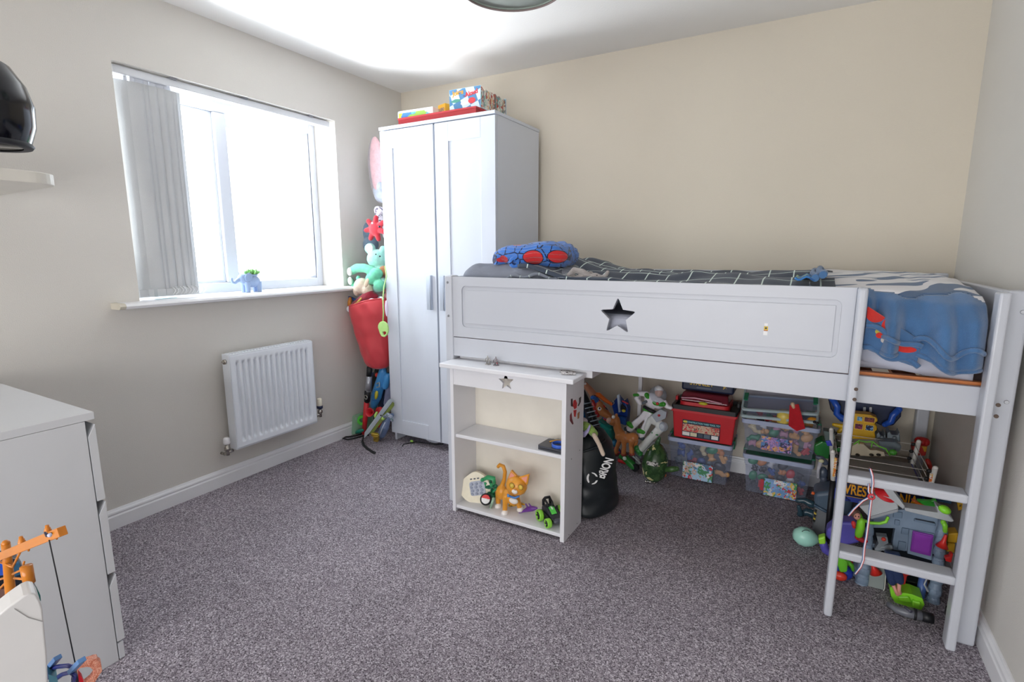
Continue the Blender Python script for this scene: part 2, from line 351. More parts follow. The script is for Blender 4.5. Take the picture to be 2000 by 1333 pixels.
# ================================================================ MID-SLEEPER BED
bed = thing('cabin_bed', 'white wooden mid-sleeper bed with star cutout and ladder along the back wall', 'bed', (2.2, -.55, 0))
yb0 = -1.10
def post(x0, x1, y0, y1, z1, lab='post'): return MB().bx(x0, x1, y0, y1, 0, z1).build(lab, WH, bed, bevel=.008, seg=3)
post(1.183, 1.226, -1.108, -1.045, 1.148); post(3.204, 3.258, -1.103, -1.045, 1.145)
post(1.183, 1.226, -.075, -.018, 1.16); post(3.2, 3.25, -.075, -.018, 1.16)
# guard panel with a routed field and star cut-out
px0, px1, pz0, pz1 = 1.226, 2.838, .856, 1.142
st = star(2.038, .999, .078, .036, tip=.2)
m = MB().prism([(px0, pz0), (px1, pz0), (px1, pz1), (px0, pz1)], .014, 'y', -1.092, [st])
m.prism([(px0, pz0), (px1, pz0), (px1, pz1), (px0, pz1)], .008, 'y', -1.0995, [rrect(1.277, 2.80, .905, 1.100, .022)[::-1]])
gp = m.build('guard_panel', WH, bed, bevel=.0022, seg=3)
m = MB().prism([(1.296, .924), (2.784, .924), (2.784, 1.081), (1.296, 1.081)], .006, 'y', -1.0975, [st])
m.build('fielded_panel', WH, gp, bevel=.0025, seg=2)
MB().bx(1.226, 3.204, yb0, -1.076, .7615, .8525).build('side_rail', WH, bed, bevel=.002)
MB().bx(1.226, 3.2, -.045, -.022, .7615, .8525).bx(1.226, 3.2, -.045, -.022, .88, 1.158).build('back_rail', WH, bed, bevel=.002)
MB().bx(3.205, 3.232, -1.045, -.075, .74, 1.142).build('end_panel', WH, bed, bevel=.003)
MB().bx(1.19, 1.215, -1.045, -.075, .74, 1.142).build('end_panel', WH, bed, bevel=.003)
PINE = M('C8763A', .5, bump=.2, bscale=60, var=.12, vscale=30, name='orange_pine')
MB().bx(1.24, 3.19, -1.074, -1.045, .80, .862).build('slat_batten', PINE, bed)
for k in range(15):
    x = 1.28 + k * .132; MB().bx(x, x + .07, -1.045, -.045, .80, .815).build('slat', PINE, bed)
# ladder
MB().bx(2.838, 2.864, -1.166, -1.1015, 0, 1.146).build('ladder_stile', WH, bed, bevel=.009, seg=3)
MB().bx(3.174, 3.2005, -1.160, -1.1035, 0, 1.142).build('ladder_stile', WH, bed, bevel=.007, seg=3)
for z in (.497, .222):
    MB().bx(2.862, 3.176, -1.158, -1.09, z, z + .029).build('ladder_rung', WH, bed, bevel=.007, seg=3)
for (u, v, y) in ((1672, 761, -1.167), (1669, 781, -1.167), (1950, 792, -1.161), (1946, 814, -1.161)):
    p = pt(u, v, y=y); h = MB().cone(p, p + Vector((0, .003, 0)), .0058, n=14).build('bolt_hole', M('5A4A40', .7), bed)
for (x, z) in ((1.203, 1.115), (1.204, .955)):
    y = -1.1085; MB().cone((x, y, z), (x, y - .002, z), .0062, .0045, n=14).build('bolt_head', M('9A9CA2', .35, .8), bed)
for (u, v) in ((1966, 786), (1998, 610)):
    p = pt(u, v, y=-1.104); MB().cone(p, p + Vector((0, -.0015, 0)), .0062, .005, n=14).build('bolt_head', M('C5C7CC', .4, .6), bed)
# sticker on the guard panel
p = pt(1496, 642, y=-1.098)
m = MB(); m.bx(p.x - .0065, p.x + .0065, -1.0985, -1.0978, p.z - .0085, p.z + .0075); m.m = 1
m.cone((p.x, -1.0984, p.z + .001), (p.x, -1.0988, p.z + .001), .0035, n=10); m.m = 2; m.bx(p.x - .0065, p.x + .0065, -1.0987, -1.0983, p.z - .0085, p.z - .0062)
m.m = 3; m.bx(p.x - .0062, p.x + .0048, -1.0985, -1.0978, p.z + .009, p.z + .0185); m.bx(p.x - .0075, p.x + .006, -1.0985, -1.0978, p.z - .024, p.z - .010)
m.build('sticker', [M('D8B93A', .5), M('2A2A2A', .5), M('B8402A', .5), M('EFEFEF', .7)], gp)

# ================================================================ PULL-OUT BOOKCASE AND DESK TOP
BCW = M('E4E4E8', .35, var=.01, name='white_melamine')
bc = thing('bookcase', 'low white bookcase with star cutout pulled out from under the bed', 'bookcase', (1.56, -1.08, 0))
sx0, sx1, sy0, sy1 = 1.262, 1.858, -1.185, -.985
MB().bx(sx0, sx0 + .018, sy0, sy1, 0, .722).build('side_panel', BCW, bc, bevel=.0015)
sp_ = MB().bx(sx1 - .020, sx1, sy0, sy1, 0, .722).build('side_panel', BCW, bc, bevel=.0015)
MB().bx(sx0 + .018, sx1 - .02, sy1 - .012, sy1 - .004, .02, .722).build('back_board', M('E8E2D6', .5), bc)
MB().bx(1.222, 1.90, sy0 - .03, sy1 + .03, .724, .745).build('top_board', BCW, bc, bevel=.004, seg=3)
s2 = star(1.566, .689, .041, .018, tip=.12, rot=R(4))
MB().prism([(sx0 + .018, .642), (sx1 - .02, .642), (sx1 - .02, .722), (sx0 + .018, .722)], .014, 'y', sy0 + .004, [s2]).build('star_board', BCW, bc, bevel=.0012)
MB().bx(sx0 + .018, sx1 - .02, sy0 + .012, sy1 - .012, .378, .395).build('shelf', BCW, bc, bevel=.003)
MB().bx(sx0 + .018, sx1 - .02, sy0 + .006, sy1 - .012, .017, .034).build('shelf', BCW, bc, bevel=.003)
for (u, v) in ((1134, 945), (1132, 880), (1116, 897), (1111, 1045), (1127, 1023)):
    p = pt(u, v, x=sx1 + .0004); MB().cone(p, p + Vector((.0008, 0, 0)), .0028, n=10).build('screw', M('8A8C92', .4, .7), sp_)
dk = thing('desk_top', 'white slab desk top tucked under the bed behind the bookcase', 'desk', (1.6, -.5, .73))
MB().bx(1.235, 1.925, -1.065, -.16, .722, .757).build('desk_board', BCW, dk, bevel=.003)
for x in (1.26, 1.885): MB().bx(x, x + .02, -.2, -.18, 0, .72).build('leg', BCW, dk)

# ================================================================ CHEST OF DRAWERS AND SHELF ON THE LEFT
ch = thing('chest_of_drawers', 'white three-drawer chest at the left edge beside the toys', 'chest of drawers', (.5, -2.7, 0))
CHM = M('CFD1D4', .35, var=.01, name='chest_foil')
cx0, cx1, cy0, cy1 = .10, .92, -2.955, -2.480
MB().bx(cx0, cx1 + .001, cy0, -2.456, .778, .8).build('top_board', CHM, ch, bevel=.001)
MB().bx(cx1 - .02, cx1, cy0, cy1, 0, .777).bx(cx0, cx0 + .02, cy0, cy1, 0, .777).bx(cx0 + .02, cx1 - .02, cy0, cy0 + .01, .02, .777).bx(cx0 + .02, cx1 - .02, cy1 - .04, cy1 - .02, .02, .06).build('carcass', CHM, ch, bevel=.001)
for z0, z1 in ((.530, .763), (.292, .522), (.062, .284)):
    m = MB(); q = [(-2.4775, z0), (-2.457, z0), (-2.457, z1), (-2.4775, z1 - .036)]
    m.prism(q, cx1 - cx0, 'x', cx0); d = m.build('drawer', CHM, ch, bevel=.0008)
    MB().bx(cx0 + .03, cx1 - .03, -2.88, -2.4785, z0 + .02, z0 + .15).build('drawer_box', M('D8D4CC', .6), d)
MB().bx(cx0, cx1, -2.4775, -2.462, .002, .056).build('plinth', CHM, ch, bevel=.001)

sh = MB(); out = [(0.0, -2.31)]
out = [(0, -2.305)] + [(.50 + .075 * sin(t), -2.405 + .085 * cos(t)) for t in [i * pi / 2 / 8 for i in range(9)]] + [(.575, -2.9), (0, -2.9)]
sh.prism(out, .036, 'z', 1.470)
tag(sh.build('wall_shelf', M('DAD6CC', .4, name='cream_shelf'), bevel=.003), 'pale wall shelf with a rounded corner at the upper left edge', 'shelf')
# ================================================================ helpers for the loose things
def kx(p): return (Vector(p) - CAM).dot(fw) / FPX          # metres spanned by one pixel at p
def Q(u, v, y): return pt(u, v, y=y)
def limb(m, y, pts, n=10, flat=1):
    """tube through measured points (u, v, radius_px[, y])"""
    ps = []; rs = []
    for a in pts:
        p = Q(a[0], a[1], a[3] if len(a) > 3 else y); ps.append(p); rs.append(a[2] * kx(p))
    m.tube(ps, rs, n, flat=flat)
    for p, r in ((ps[0], rs[0]), (ps[-1], rs[-1])): m.sph(p, r * .98, n=10)
    return m
def ball(m, u, v, y, r, ry=None, dy=None, rot=(0, 0, 0), n=14):
    p = Q(u, v, y); k = kx(p); ry = ry or r; m.sph(p, (r * k, (dy if dy is not None else min(r, ry)) * k, ry * k), rot, n); return m
def spots(mat, items):
    """print flat colour patches on a material; items: (centre, radii, colour) in metres"""
    nn, ll, p = nodes(mat); tc = nn.new('ShaderNodeTexCoord')
    src = p.inputs['Base Color'].links[0].from_socket if p.inputs['Base Color'].links else None
    for c, r, col in items:
        a = nn.new('ShaderNodeVectorMath'); a.operation = 'SUBTRACT'; ll.new(tc.outputs['Object'], a.inputs[0]); a.inputs[1].default_value = c
        b = nn.new('ShaderNodeVectorMath'); b.operation = 'DIVIDE'; ll.new(a.outputs[0], b.inputs[0]); b.inputs[1].default_value = r
        l = nn.new('ShaderNodeVectorMath'); l.operation = 'LENGTH'; ll.new(b.outputs[0], l.inputs[0])
        k = nn.new('ShaderNodeMath'); k.operation = 'LESS_THAN'; ll.new(l.outputs['Value'], k.inputs[0]); k.inputs[1].default_value = 1
        x = nn.new('ShaderNodeMixRGB'); ll.new(k.outputs[0], x.inputs[0])
        if src: ll.new(src, x.inputs[1])
        else: x.inputs[1].default_value = p.inputs['Base Color'].default_value
        x.inputs[2].default_value = (*lin(col), 1); src = x.outputs[0]
    ll.new(src, p.inputs['Base Color'])
def patch(name, cols, scale=18, rough=.5, seed=0, kind='VORONOI'):
    """printed picture: random cells of several colours"""
    m = M(cols[0], rough, var=0, name=name, bscale=seed + 3.3, vscale=scale); nn, ll, p = nodes(m)
    tc = nn.new('ShaderNodeTexCoord'); nz = nn.new('ShaderNodeTexNoise'); nz.inputs['Scale'].default_value = scale * .8
    mp = nn.new('ShaderNodeMapping'); mp.inputs['Location'].default_value = (seed * 1.7, seed * .9, seed * 2.3); ll.new(tc.outputs['Object'], mp.inputs[0])
    ll.new(mp.outputs[0], nz.inputs['Vector']); ad = nn.new('ShaderNodeMixRGB'); ad.inputs[0].default_value = .12; ll.new(mp.outputs[0], ad.inputs[1]); ll.new(nz.outputs['Color'], ad.inputs[2])
    v = nn.new('ShaderNodeTexVoronoi'); v.inputs['Scale'].default_value = scale; ll.new(ad.outputs[0], v.inputs['Vector'])
    sp = nn.new('ShaderNodeSeparateColor'); ll.new(v.outputs['Color'], sp.inputs[0])
    r = nn.new('ShaderNodeValToRGB'); r.color_ramp.interpolation = 'CONSTANT'; ll.new(sp.outputs[0], r.inputs[0]); cr = r.color_ramp
    cr.elements[0].color = (*lin(cols[0]), 1); cr.elements[1].position = 1 / len(cols); cr.elements[1].color = (*lin(cols[1]), 1)
    for i in range(2, len(cols)): e = cr.elements.new(i / len(cols)); e.color = (*lin(cols[i]), 1)
    ll.new(r.outputs[0], p.inputs['Base Color']); return m
def text(s, size, X, mat, parent, ext=.0004, sx=1, name='lettering', bold=0, shear=0, fit=None):
    c = bpy.data.curves.new(name, 'FONT'); c.body = s; c.size = size; c.extrude = ext; c.align_x = 'CENTER'; c.align_y = 'CENTER'; c.offset = bold; c.shear = shear
    t = bpy.data.objects.new('tmp', c); C.objects.link(t); dg = bpy.context.evaluated_depsgraph_get()
    me = bpy.data.meshes.new_from_object(t.evaluated_get(dg)); 
    if fit: w_ = max(v.co.x for v in me.vertices) - min(v.co.x for v in me.vertices); h_ = max(v.co.y for v in me.vertices) - min(v.co.y for v in me.vertices); me.transform(Matrix.Diagonal((fit[0] / w_, fit[1] / h_, 1, 1)))
    me.transform(X @ Matrix.Diagonal((sx, 1, 1, 1))); me.materials.clear(); me.materials.append(mat)
    bpy.data.objects.remove(t); o = bpy.data.objects.new(name, me); C.objects.link(o)
    if parent is not None: o.parent = parent; o.matrix_parent_inverse = parent.matrix_basis.inverted()
    return o
def facing(p, yaw=0, pitch=0, roll=0):      # text plane facing the room (-y), turned by yaw
    return Matrix.Translation(p) @ Matrix.Rotation(yaw, 4, 'Z') @ Matrix.Rotation(pi / 2 + pitch, 4, 'X') @ Matrix.Rotation(roll, 4, 'Z')
def T(name, label, cat, p, group=None):
    return thing(name, label, cat, tuple(p), group)
plush = lambda c, **k: M(c, .95, bump=.9, bscale=320, sheen=.4, var=.1, vscale=40, **k)
pls = lambda c, r=.35, **k: M(c, r, var=.05, vscale=30, **k)

def fslab(m, A, pts, d, off=0, foot=False, holes=()):
    """solid plate standing upright, its face square to the room corner the measurements were taken from"""
    A = Q(*A); n = (A - CAM); n.z = 0; n.normalize(); A = A + n * off; tx_ = Vector((n.y, -n.x, 0)).normalized()
    def c(u, v):
        r = rt2 * ((u - 1000) / FPX) + up2 * (-(v - 666.5) / FPX) + fw; p = CAM + r * ((A - CAM).dot(n) / r.dot(n)); return ((p - A).dot(tx_), max(p.z, .001) if not (foot and v >= 1390) else .001)
    X = m.X.copy(); m.X = Matrix(((tx_.x, n.x, 0, A.x), (tx_.y, n.y, 0, A.y), (0, 0, 1, 0), (0, 0, 0, 1)))
    m.prism([c(*q) for q in pts], d, 'y', 0, [[c(*q) for q in h] for h in holes]); m.X = X; return m
# ================================================================ THINGS ON THE WALL SHELF, SILL AND CEILING
p = Q(-42, 262, -2.62); k = kx(p); rr = 90 * k
hp = T('toy_helmet', 'glossy black rounded helmet standing on the pale wall shelf', 'helmet', (p.x, p.y, 1.506))
m = MB(); m.lathe([(.0, 2 * rr), (rr * .35, rr * 1.93), (rr * .68, rr * 1.70), (rr * .9, rr * 1.32), (rr, rr * .9), (rr * .97, rr * .45), (rr * .85, rr * .08), (rr * .8, 0), (0, 0)], 40, (p.x, p.y, 1.508)).build('shell', M('0C0D16', .12, var=0, name='gloss_black'), hp)
MB().lathe([(rr * .86, .012), (rr * .9, .006), (rr * .86, .0), (rr * .7, 0)], 40, (p.x, p.y, 1.507)).build('rim', M('24262C', .6), hp)

LMP = T('ceiling_lampshade', 'grey-green drum lampshade hanging at the top edge of the picture', 'lamp', (1.76, -1.72, 2.06))
lc = Vector((1.895, -1.7065, 0)); lr = .15
m = MB(); m.lathe([(lr, 2.002), (lr * .985, 2.20), (lr * .98, 2.20), (lr * .975, 2.004), (lr, 2.002)], 64, lc).build('shade', M('8D9990', .8, bump=.3, bscale=300, var=.06, vscale=50, name='lamp_linen'), LMP)
m = MB(); m.lathe([(lr * 1.003, 1.998), (lr * 1.004, 2.003), (lr * .98, 2.003), (lr * .98, 1.998), (lr * 1.003, 1.998)], 64, lc).build('rim', M('8A7A78', .6), LMP)
m = MB()
for a in range(3): t = a * 2 * pi / 3; m.tube([lc + Vector((.02 * cos(t), .02 * sin(t), 2.15)), lc + Vector((lr * .97 * cos(t), lr * .97 * sin(t), 2.19))], .0018, 6)
m.build('shade_ring', M('DDDDDD', .4), LMP)
MB().cone(lc + Vector((0, 0, 2.17)), lc + Vector((0, 0, 2.39)), .004, n=8).cone(lc + Vector((0, 0, 2.37)), lc + Vector((0, 0, 2.3995)), .035, .045, n=20).cone(lc + Vector((0, 0, 2.11)), lc + Vector((0, 0, 2.17)), .017, n=16).build('pendant', M('EEEEEC', .4), LMP)
MB().lathe([(0, 2.010), (lr * .97, 2.010), (lr * .97, 2.007), (0, 2.007)], 48, lc).build('diffuser', M('C4CCC2', .7, var=.05, vscale=30), LMP)
MB().sph(lc + Vector((0, 0, 2.085)), (.026, .026, .034)).build('bulb', M('F4F0E4', .3, var=0), LMP)

# elephant planter on the sill
ex, ey, ez = -.055, -1.275, 1.034
ep = T('elephant_planter', 'blue-grey ceramic elephant plant pot standing on the window sill', 'plant pot', (ex, ey, ez))
CER = M('8FA4C6', .3, var=.03, name='blue_ceramic')
m = MB()
m.sph((ex, ey + .012, ez + .062), (.036, .052, .036)).sph((ex, ey - .040, ez + .078), (.027, .028, .030))
for dx in (-.018, .018):
    for dy in (-.026, .045): m.cone((ex + dx, ey + dy, ez), (ex + dx, ey + dy, ez + .06), .013, .015, 14)
m.tube([(ex, ey - .055, ez + .078), (ex, ey - .078, ez + .066), (ex, ey - .090, ez + .056), (ex, ey - .102, ez + .060), (ex, ey - .107, ez + .074), (ex, ey - .103, ez + .084)], [.014, .011, .009, .008, .007, .007], 10)
m.tube([(ex, ey + .058, ez + .07), (ex, ey + .068, ez + .06), (ex, ey + .066, ez + .04)], .0035, 8)
m.build('body', CER, ep, remesh=.0022)
for s_ in (-1, 1):
    MB().sph((ex + s_ * .028, ey - .022, ez + .083), (.006, .024, .027), (0, s_ * .15, 0)).build('ear', CER, ep)
MB().lathe([(.026, .088), (.031, .098), (.028, .101), (.023, .092), (0, .09)], 20, (ex, ey + .018, ez)).build('rim', CER, ep)
sc = T('succulent', 'green leafy succulent growing out of the elephant pot', 'plant', (ex, ey + .018, ez + .092))
for ring, (n_, l_, e_) in enumerate(((8, .052, .45), (7, .046, .8), (5, .038, 1.2))):
    for i in range(n_):
        a = 2 * pi * i / n_ + ring * .5; m = MB(); m.X = Matrix.Translation((ex, ey + .018, ez + .092)) @ Matrix.Rotation(a, 4, 'Z') @ Matrix.Rotation(-e_, 4, 'Y')
        m.tube([(0, 0, 0), (l_ * .4, 0, .001), (l_ * .8, 0, .003), (l_, 0, .007)], [.005, .0115, .010, .001], 8, flat=.5); m.build('leaf', M('7FB86A', .45, var=.2, vscale=60, name='succulent_green'), sc)
m = MB(); a = pt(302, 587, z=1.0348); b_ = pt(330, 581, z=1.0348)
m.box(((a.x + b_.x) / 2, (a.y + b_.y) / 2 + .02, 1.0358), (.022, .10, .0015), (0, 0, .15)); tag(m.build('blue_strip', M('A9DDE6', .3), None, bevel=.0005), 'pale blue plastic strip lying on the sill below the blind', 'strip')

# ================================================================ ON TOP OF THE WARDROBE
zt = 2.011
RED = M('A8262C', .5, var=.04, name='red_card')
def cbox(name, label, cat, c, d, yaw, mats, part='box', bevel=.001):
    t = T(name, label, cat, (c[0], c[1], c[2])); m = MB(); m.X = Matrix.Translation((c[0], c[1], c[2] + d[2] / 2)) @ Matrix.Rotation(yaw, 4, 'Z'); m.box((0, 0, 0), d)
    o = m.build(part, mats, t, bevel=bevel); return t, m.X, o
t, X, o = cbox('board_game_box', 'flat red board game box under the other boxes on the wardrobe', 'box', (.74, -.385, zt), (.56, .36, .032), R(0), RED)
m = MB(); m.X = X; m.box((0, 0, .0205), (.565, .365, .01)).build('lid', M('B8343A', .5), t, bevel=.001)
z1_ = zt + .042
t, X, o = cbox('puzzle_box', 'white box with a bright rainbow printed edge on the left wardrobe top', 'box', (.575, -.43, z1_), (.25, .24, .042), R(3), M('EFE9E6', .4))
m = MB(); m.X = X; m.box((-.01, -.1203, -.006), (.225, .0012, .027)); m.build('printed_edge', patch('rainbow', ['6CC6D8', 'D8D040', 'E88A50', 'F0EFEA', '9CCB5A', '4C86C8'], 14, seed=1), t)
m = MB(); m.X = X; m.tube([(-.125, -.118, -.018), (-.128, -.118, 0), (-.125, -.118, .018)], .004, 6).build('rounded_end', M('CFEFF4', .4), t)
t, X, o = cbox('card_box', 'small yellow and white box standing between the white box and the picture box', 'box', (.752, -.43, z1_ + .0), (.075, .13, .062), R(-20), M('E2A92C', .45))
m = MB(); m.X = X; m.box((-.0382, 0, 0), (.001, .125, .06)); m.build('white_side', M('ECE6EC', .45), t); text('UNO', .026, X @ Matrix.Translation((0, -.0655, 0)) @ Matrix.Rotation(pi / 2, 4, 'X'), M('3C6EA0', .4), t, sx=.8) if False else text('LUDO', .026, X @ Matrix.Translation((0, -.0658, 0)) @ Matrix.Rotation(pi / 2, 4, 'X'), M('3C6EA0', .4), t, sx=.85)
t, X, o = cbox('dark_tray', 'dark red tray lying behind the white box on the wardrobe', 'tray', (.62, -.26, z1_), (.28, .10, .062), R(2), M('7A1E28', .5))
t = T('toy_disc', 'small light blue round disc on the dark red tray', 'disc', (.60, -.26, z1_ + .062)); MB().lathe([(0, .016), (.052, .013), (.062, .004), (.062, 0), (0, 0)], 28, (.60, -.26, z1_ + .0625)).build('disc', M('6FA8D8', .4), t)
# slip-cased comic set
cx, cy = .915, -.375
t = T('picture_book_set', 'upright slip-case of thin books with checked blue cover and yellow and red lettering', 'books', (cx, cy, z1_))
yaw = R(2); X = Matrix.Translation((cx, cy, z1_)) @ Matrix.Rotation(yaw, 4, 'Z')
m = MB(); m.X = X; w2, d2, h2 = .105, .15, .118
m.bx(-w2, w2, -d2, -d2 + .003, 0, h2).bx(-w2, w2, d2 - .003, d2, 0, h2).bx(-w2, -w2 + .003, -d2, d2, 0, h2).bx(-w2, w2, -d2, d2, 0, .003).build('slip_case', M('B9D6E4', .4), t)
CK = M('BFDCEA', .35, var=0, name='checked_cover'); nn, ll, pp = nodes(CK); ch_ = nn.new('ShaderNodeTexChecker'); tc_ = nn.new('ShaderNodeTexCoord'); mp_ = nn.new('ShaderNodeMapping'); mp_.inputs['Rotation'].default_value = (0, .35, 0); mp_.inputs['Location'].default_value = (.02, .013, .01)
ch_.inputs['Scale'].default_value = 19; ch_.inputs['Color1'].default_value = (*lin('CFE6F2'), 1); ch_.inputs['Color2'].default_value = (*lin('4E86B4'), 1); ll.new(tc_.outputs['Object'], mp_.inputs[0]); ll.new(mp_.outputs[0], ch_.inputs['Vector']); ll.new(ch_.outputs[0], pp.inputs['Base Color'])
m = MB(); m.X = X; m.bx(-w2 + .002, w2 - .002, -d2 - .0012, -d2 - .0002, .002, h2 - .002).build('cover', CK, t)
tx = lambda s, sz, x, z, c, **k: text(s, sz, X @ Matrix.Translation((x, -d2 - .002, z)) @ Matrix.Rotation(pi / 2, 4, 'X') @ Matrix.Rotation(k.pop('roll', 0), 4, 'Z'), M(c, .4, var=0), t, **k)
tx('Jokes', .034, -.045, .096, 'E8A020', bold=.0012, roll=.08); tx('Aloud', .034, .045, .084, 'D83030', bold=.0012, roll=.16); tx('Out', .012, -.002, .074, '8A4A7A')
m = MB(); m.X = X; m.prism([(.047 + .024 * cos(a * pi / 10), .045 + .016 * sin(a * pi / 10)) for a in range(20)], .0008, 'y', -d2 - .0022).build('badge', M('D8404A', .4), t)
m = MB(); m.X = X; m.prism([(-.06 + .03 * cos(a * pi / 8) + .008 * sin(a * 1.3), .05 + .010 * sin(a * pi / 8) + .004) for a in range(16)], .0008, 'y', -d2 - .0022)
m.build('badge', M('4F9A8A', .4), t)
m = MB(); m.X = X; m.prism([(.0 + .028 * cos(a * pi / 8), .035 + .009 * sin(a * pi / 8)) for a in range(16)], .0008, 'y', -d2 - .0022).build('badge', M('F2E6E8', .4), t)
cols = ['C8502E', 'B83A30', 'D86A3C', '8FB0A4', 'B8C8BC', '70908C', 'D8B890', '9A5A50', '6A9A98', 'A84848', '88A0A8', 'C0A898', '607878', '8C8C94']
for i in range(22):
    y = -d2 + .006 + i * .0130; mm = MB(); mm.X = X; mm.bx(-w2 + .004, w2 - .001 - .002 * (i % 3), y, y + .0118, .0035, .112 - .003 * (i % 4))
    mm.build('book', patch('spine%d' % i, [cols[i % 14], cols[(i * 5 + 3) % 14], 'E0DAD0'], 34, seed=i), t)

# ================================================================ BEDDING
MAT_S = M('C6CADA', .85, bump=.3, bscale=60, var=.03, name='grey_sheet')
mt = T('mattress', 'thick mattress in a pale grey fitted sheet on the cabin bed', 'mattress', (2.2, -.55, .816))
m = MB(); m.bx(1.245, 3.19, -1.040, -.06, .864, 1.0).build('core', MAT_S, mt, bevel=.04, seg=5)
m = MB(); m.grid(lambda s, t: (2.866 + .30 * s, -1.058 + .012 * sin(7 * s + 2 * t) - .012 * sin(pi * t), 1.02 - (.125 + .045 * s) * t), 20, 8); m.build('sheet_side', MAT_S, mt, solid=.002)
def nz(x, y, s=1, o=0): return noise.noise(Vector((x * s + o, y * s - o, o * 1.3)))
NAVYG = M('3E4654', .9, bump=.2, bscale=300, sheen=.15, var=.05, name='charcoal_cotton'); nn, ll, pp = nodes(NAVYG)
def gridlines(mat, col, sc, th):
    nn, ll, pp = nodes(mat); src = pp.inputs['Base Color'].links[0].from_socket; tc = nn.new('ShaderNodeUVMap'); sx = nn.new('ShaderNodeSeparateXYZ'); ll.new(tc.outputs[0], sx.inputs[0]); hs = []
    for i in (0, 1):
        a = nn.new('ShaderNodeMath'); a.operation = 'MULTIPLY_ADD'; a.inputs[1].default_value = sc[i]; a.inputs[2].default_value = .5; ll.new(sx.outputs[i], a.inputs[0])
        f = nn.new('ShaderNodeMath'); f.operation = 'FRACT'; ll.new(a.outputs[0], f.inputs[0])
        l = nn.new('ShaderNodeMath'); l.operation = 'LESS_THAN'; l.inputs[1].default_value = th[i]; ll.new(f.outputs[0], l.inputs[0]); hs.append(l)
    mxm = nn.new('ShaderNodeMath'); mxm.operation = 'MAXIMUM'; ll.new(hs[0].outputs[0], mxm.inputs[0]); ll.new(hs[1].outputs[0], mxm.inputs[1])
    x = nn.new('ShaderNodeMixRGB'); ll.new(mxm.outputs[0], x.inputs[0]); ll.new(src, x.inputs[1]); x.inputs[2].default_value = (*lin(col), 1); ll.new(x.outputs[0], pp.inputs['Base Color'])
gridlines(NAVYG, 'D4E4DC', (1, 1), (.05, .05))
def uvgrid(o, nu, nv, su, sv):
    me = o.data; uv = me.uv_layers.new(name='UVMap')
    for poly in me.polygons:
        for li, vi in zip(poly.loop_indices, poly.vertices): uv.data[li].uv = ((vi % nu) / (nu - 1) * su, (vi // nu) / (nv - 1) * sv)
NU, NV = 120, 60
def duvet(s, t):
    x = 1.56 + 1.22 * s; y = -1.066 + .99 * t
    z = 1.13 + .02 * nz(x, y, 3) + .012 * nz(x, y, 9, 3) + .010 * sin(22 * y + 3 * nz(x, y, 2, 5))
    z += .065 * math.exp(-((x - 1.60) / .13) ** 2) - .012 * math.exp(-((y + 1.066) / .05) ** 2)
    z += .022 * math.exp(-((y + .55) / .4) ** 2)
    return (x, y, z)
o = MB().grid(duvet, NU, NV).build('duvet', NAVYG, None, recalc=False, solid=.018); uvgrid(o, NU, NV, 13, 9.5)
tag(o, 'dark charcoal duvet with a thin white grid pattern spread along the bed', 'duvet')
PIL = M('787C88', .9, bump=.2, bscale=200, sheen=.1, var=.06, name='grey_pillowcase')
gm = M('767B86', .9, bump=.2, bscale=300, sheen=.1, var=.05, name='grey_pillow_grid'); gridlines(gm, 'CFDCD6', (1, 1), (.05, .035))
pw = T('pillow', 'plain dark grey pillow at the wardrobe end of the bed', 'pillow', (1.44, -.8, 1.06))
m = MB()
def pil(s, t):
    a = 2 * pi * s; e = sin(pi * t); cx_, cy_ = 1.46, -.82
    x = cx_ + math.copysign(abs(cos(a)) ** .35, cos(a)) * .262 * e ** .2; y = cy_ + math.copysign(abs(sin(a)) ** .5, sin(a)) * .235 * e ** .35
    z = 1.124 - cos(pi * t) * .080 * (1 - .25 * abs(cos(a)) ** 3) + .010 * nz(x, y, 9) + .006 * nz(x, y, 22)
    return (x, y, z)
m.grid(pil, 64, 26, closed_u=True).build('pillow_body', PIL, pw)
m = MB(); m.tube([(1.225, -1.045, 1.095), (1.225, -.9, 1.13), (1.222, -.7, 1.165), (1.225, -.6, 1.13)], [.012, .02, .022, .012], 8, flat=.5).build('pillow_flap', PIL, pw)
o = MB().grid(lambda s, t: (1.50 + .33 * s, -1.066 + .33 * t, 1.135 + .055 * sin(pi * min(1, s * 1.15)) ** .7 * (.35 + .65 * min(1, t * 1.6)) + .008 * sin(16 * s + 5 * t)), 40, 24).build('folded_pillowcase', gm, None, recalc=False, solid=.012)
uvgrid(o, 40, 24, 7, 8); tag(o, 'crumpled grey pillow cover with white grid lines beside the plain pillow', 'pillowcase')

# folded fleece on the pillow
FL = M('3E76C8', .95, bump=.6, bscale=500, sheen=.5, var=.14, vscale=14, name='blue_fleece'); nn, ll, pp = nodes(FL)
def weblines(mat, scale=16, th=.035, col='12204A'):
    nn, ll, pp = nodes(mat); src = pp.inputs['Base Color'].links[0].from_socket; tc = nn.new('ShaderNodeTexCoord'); v = nn.new('ShaderNodeTexVoronoi'); v.feature = 'DISTANCE_TO_EDGE'; v.inputs['Scale'].default_value = scale
    ll.new(tc.outputs['Object'], v.inputs['Vector']); l = nn.new('ShaderNodeMath'); l.operation = 'LESS_THAN'; l.inputs[1].default_value = th; ll.new(v.outputs['Distance'], l.inputs[0])
    x = nn.new('ShaderNodeMixRGB'); ll.new(l.outputs[0], x.inputs[0]); ll.new(src, x.inputs[1]); x.inputs[2].default_value = (*lin(col), 1); ll.new(x.outputs[0], pp.inputs['Base Color'])
weblines(FL)
A1 = Q(1042, 503, -1.0); A2 = Q(1085, 502, -1.0); A3 = Q(976, 508, -1.03); A4 = Q(1020, 478, -.9); A5 = Q(967, 488, -.95)
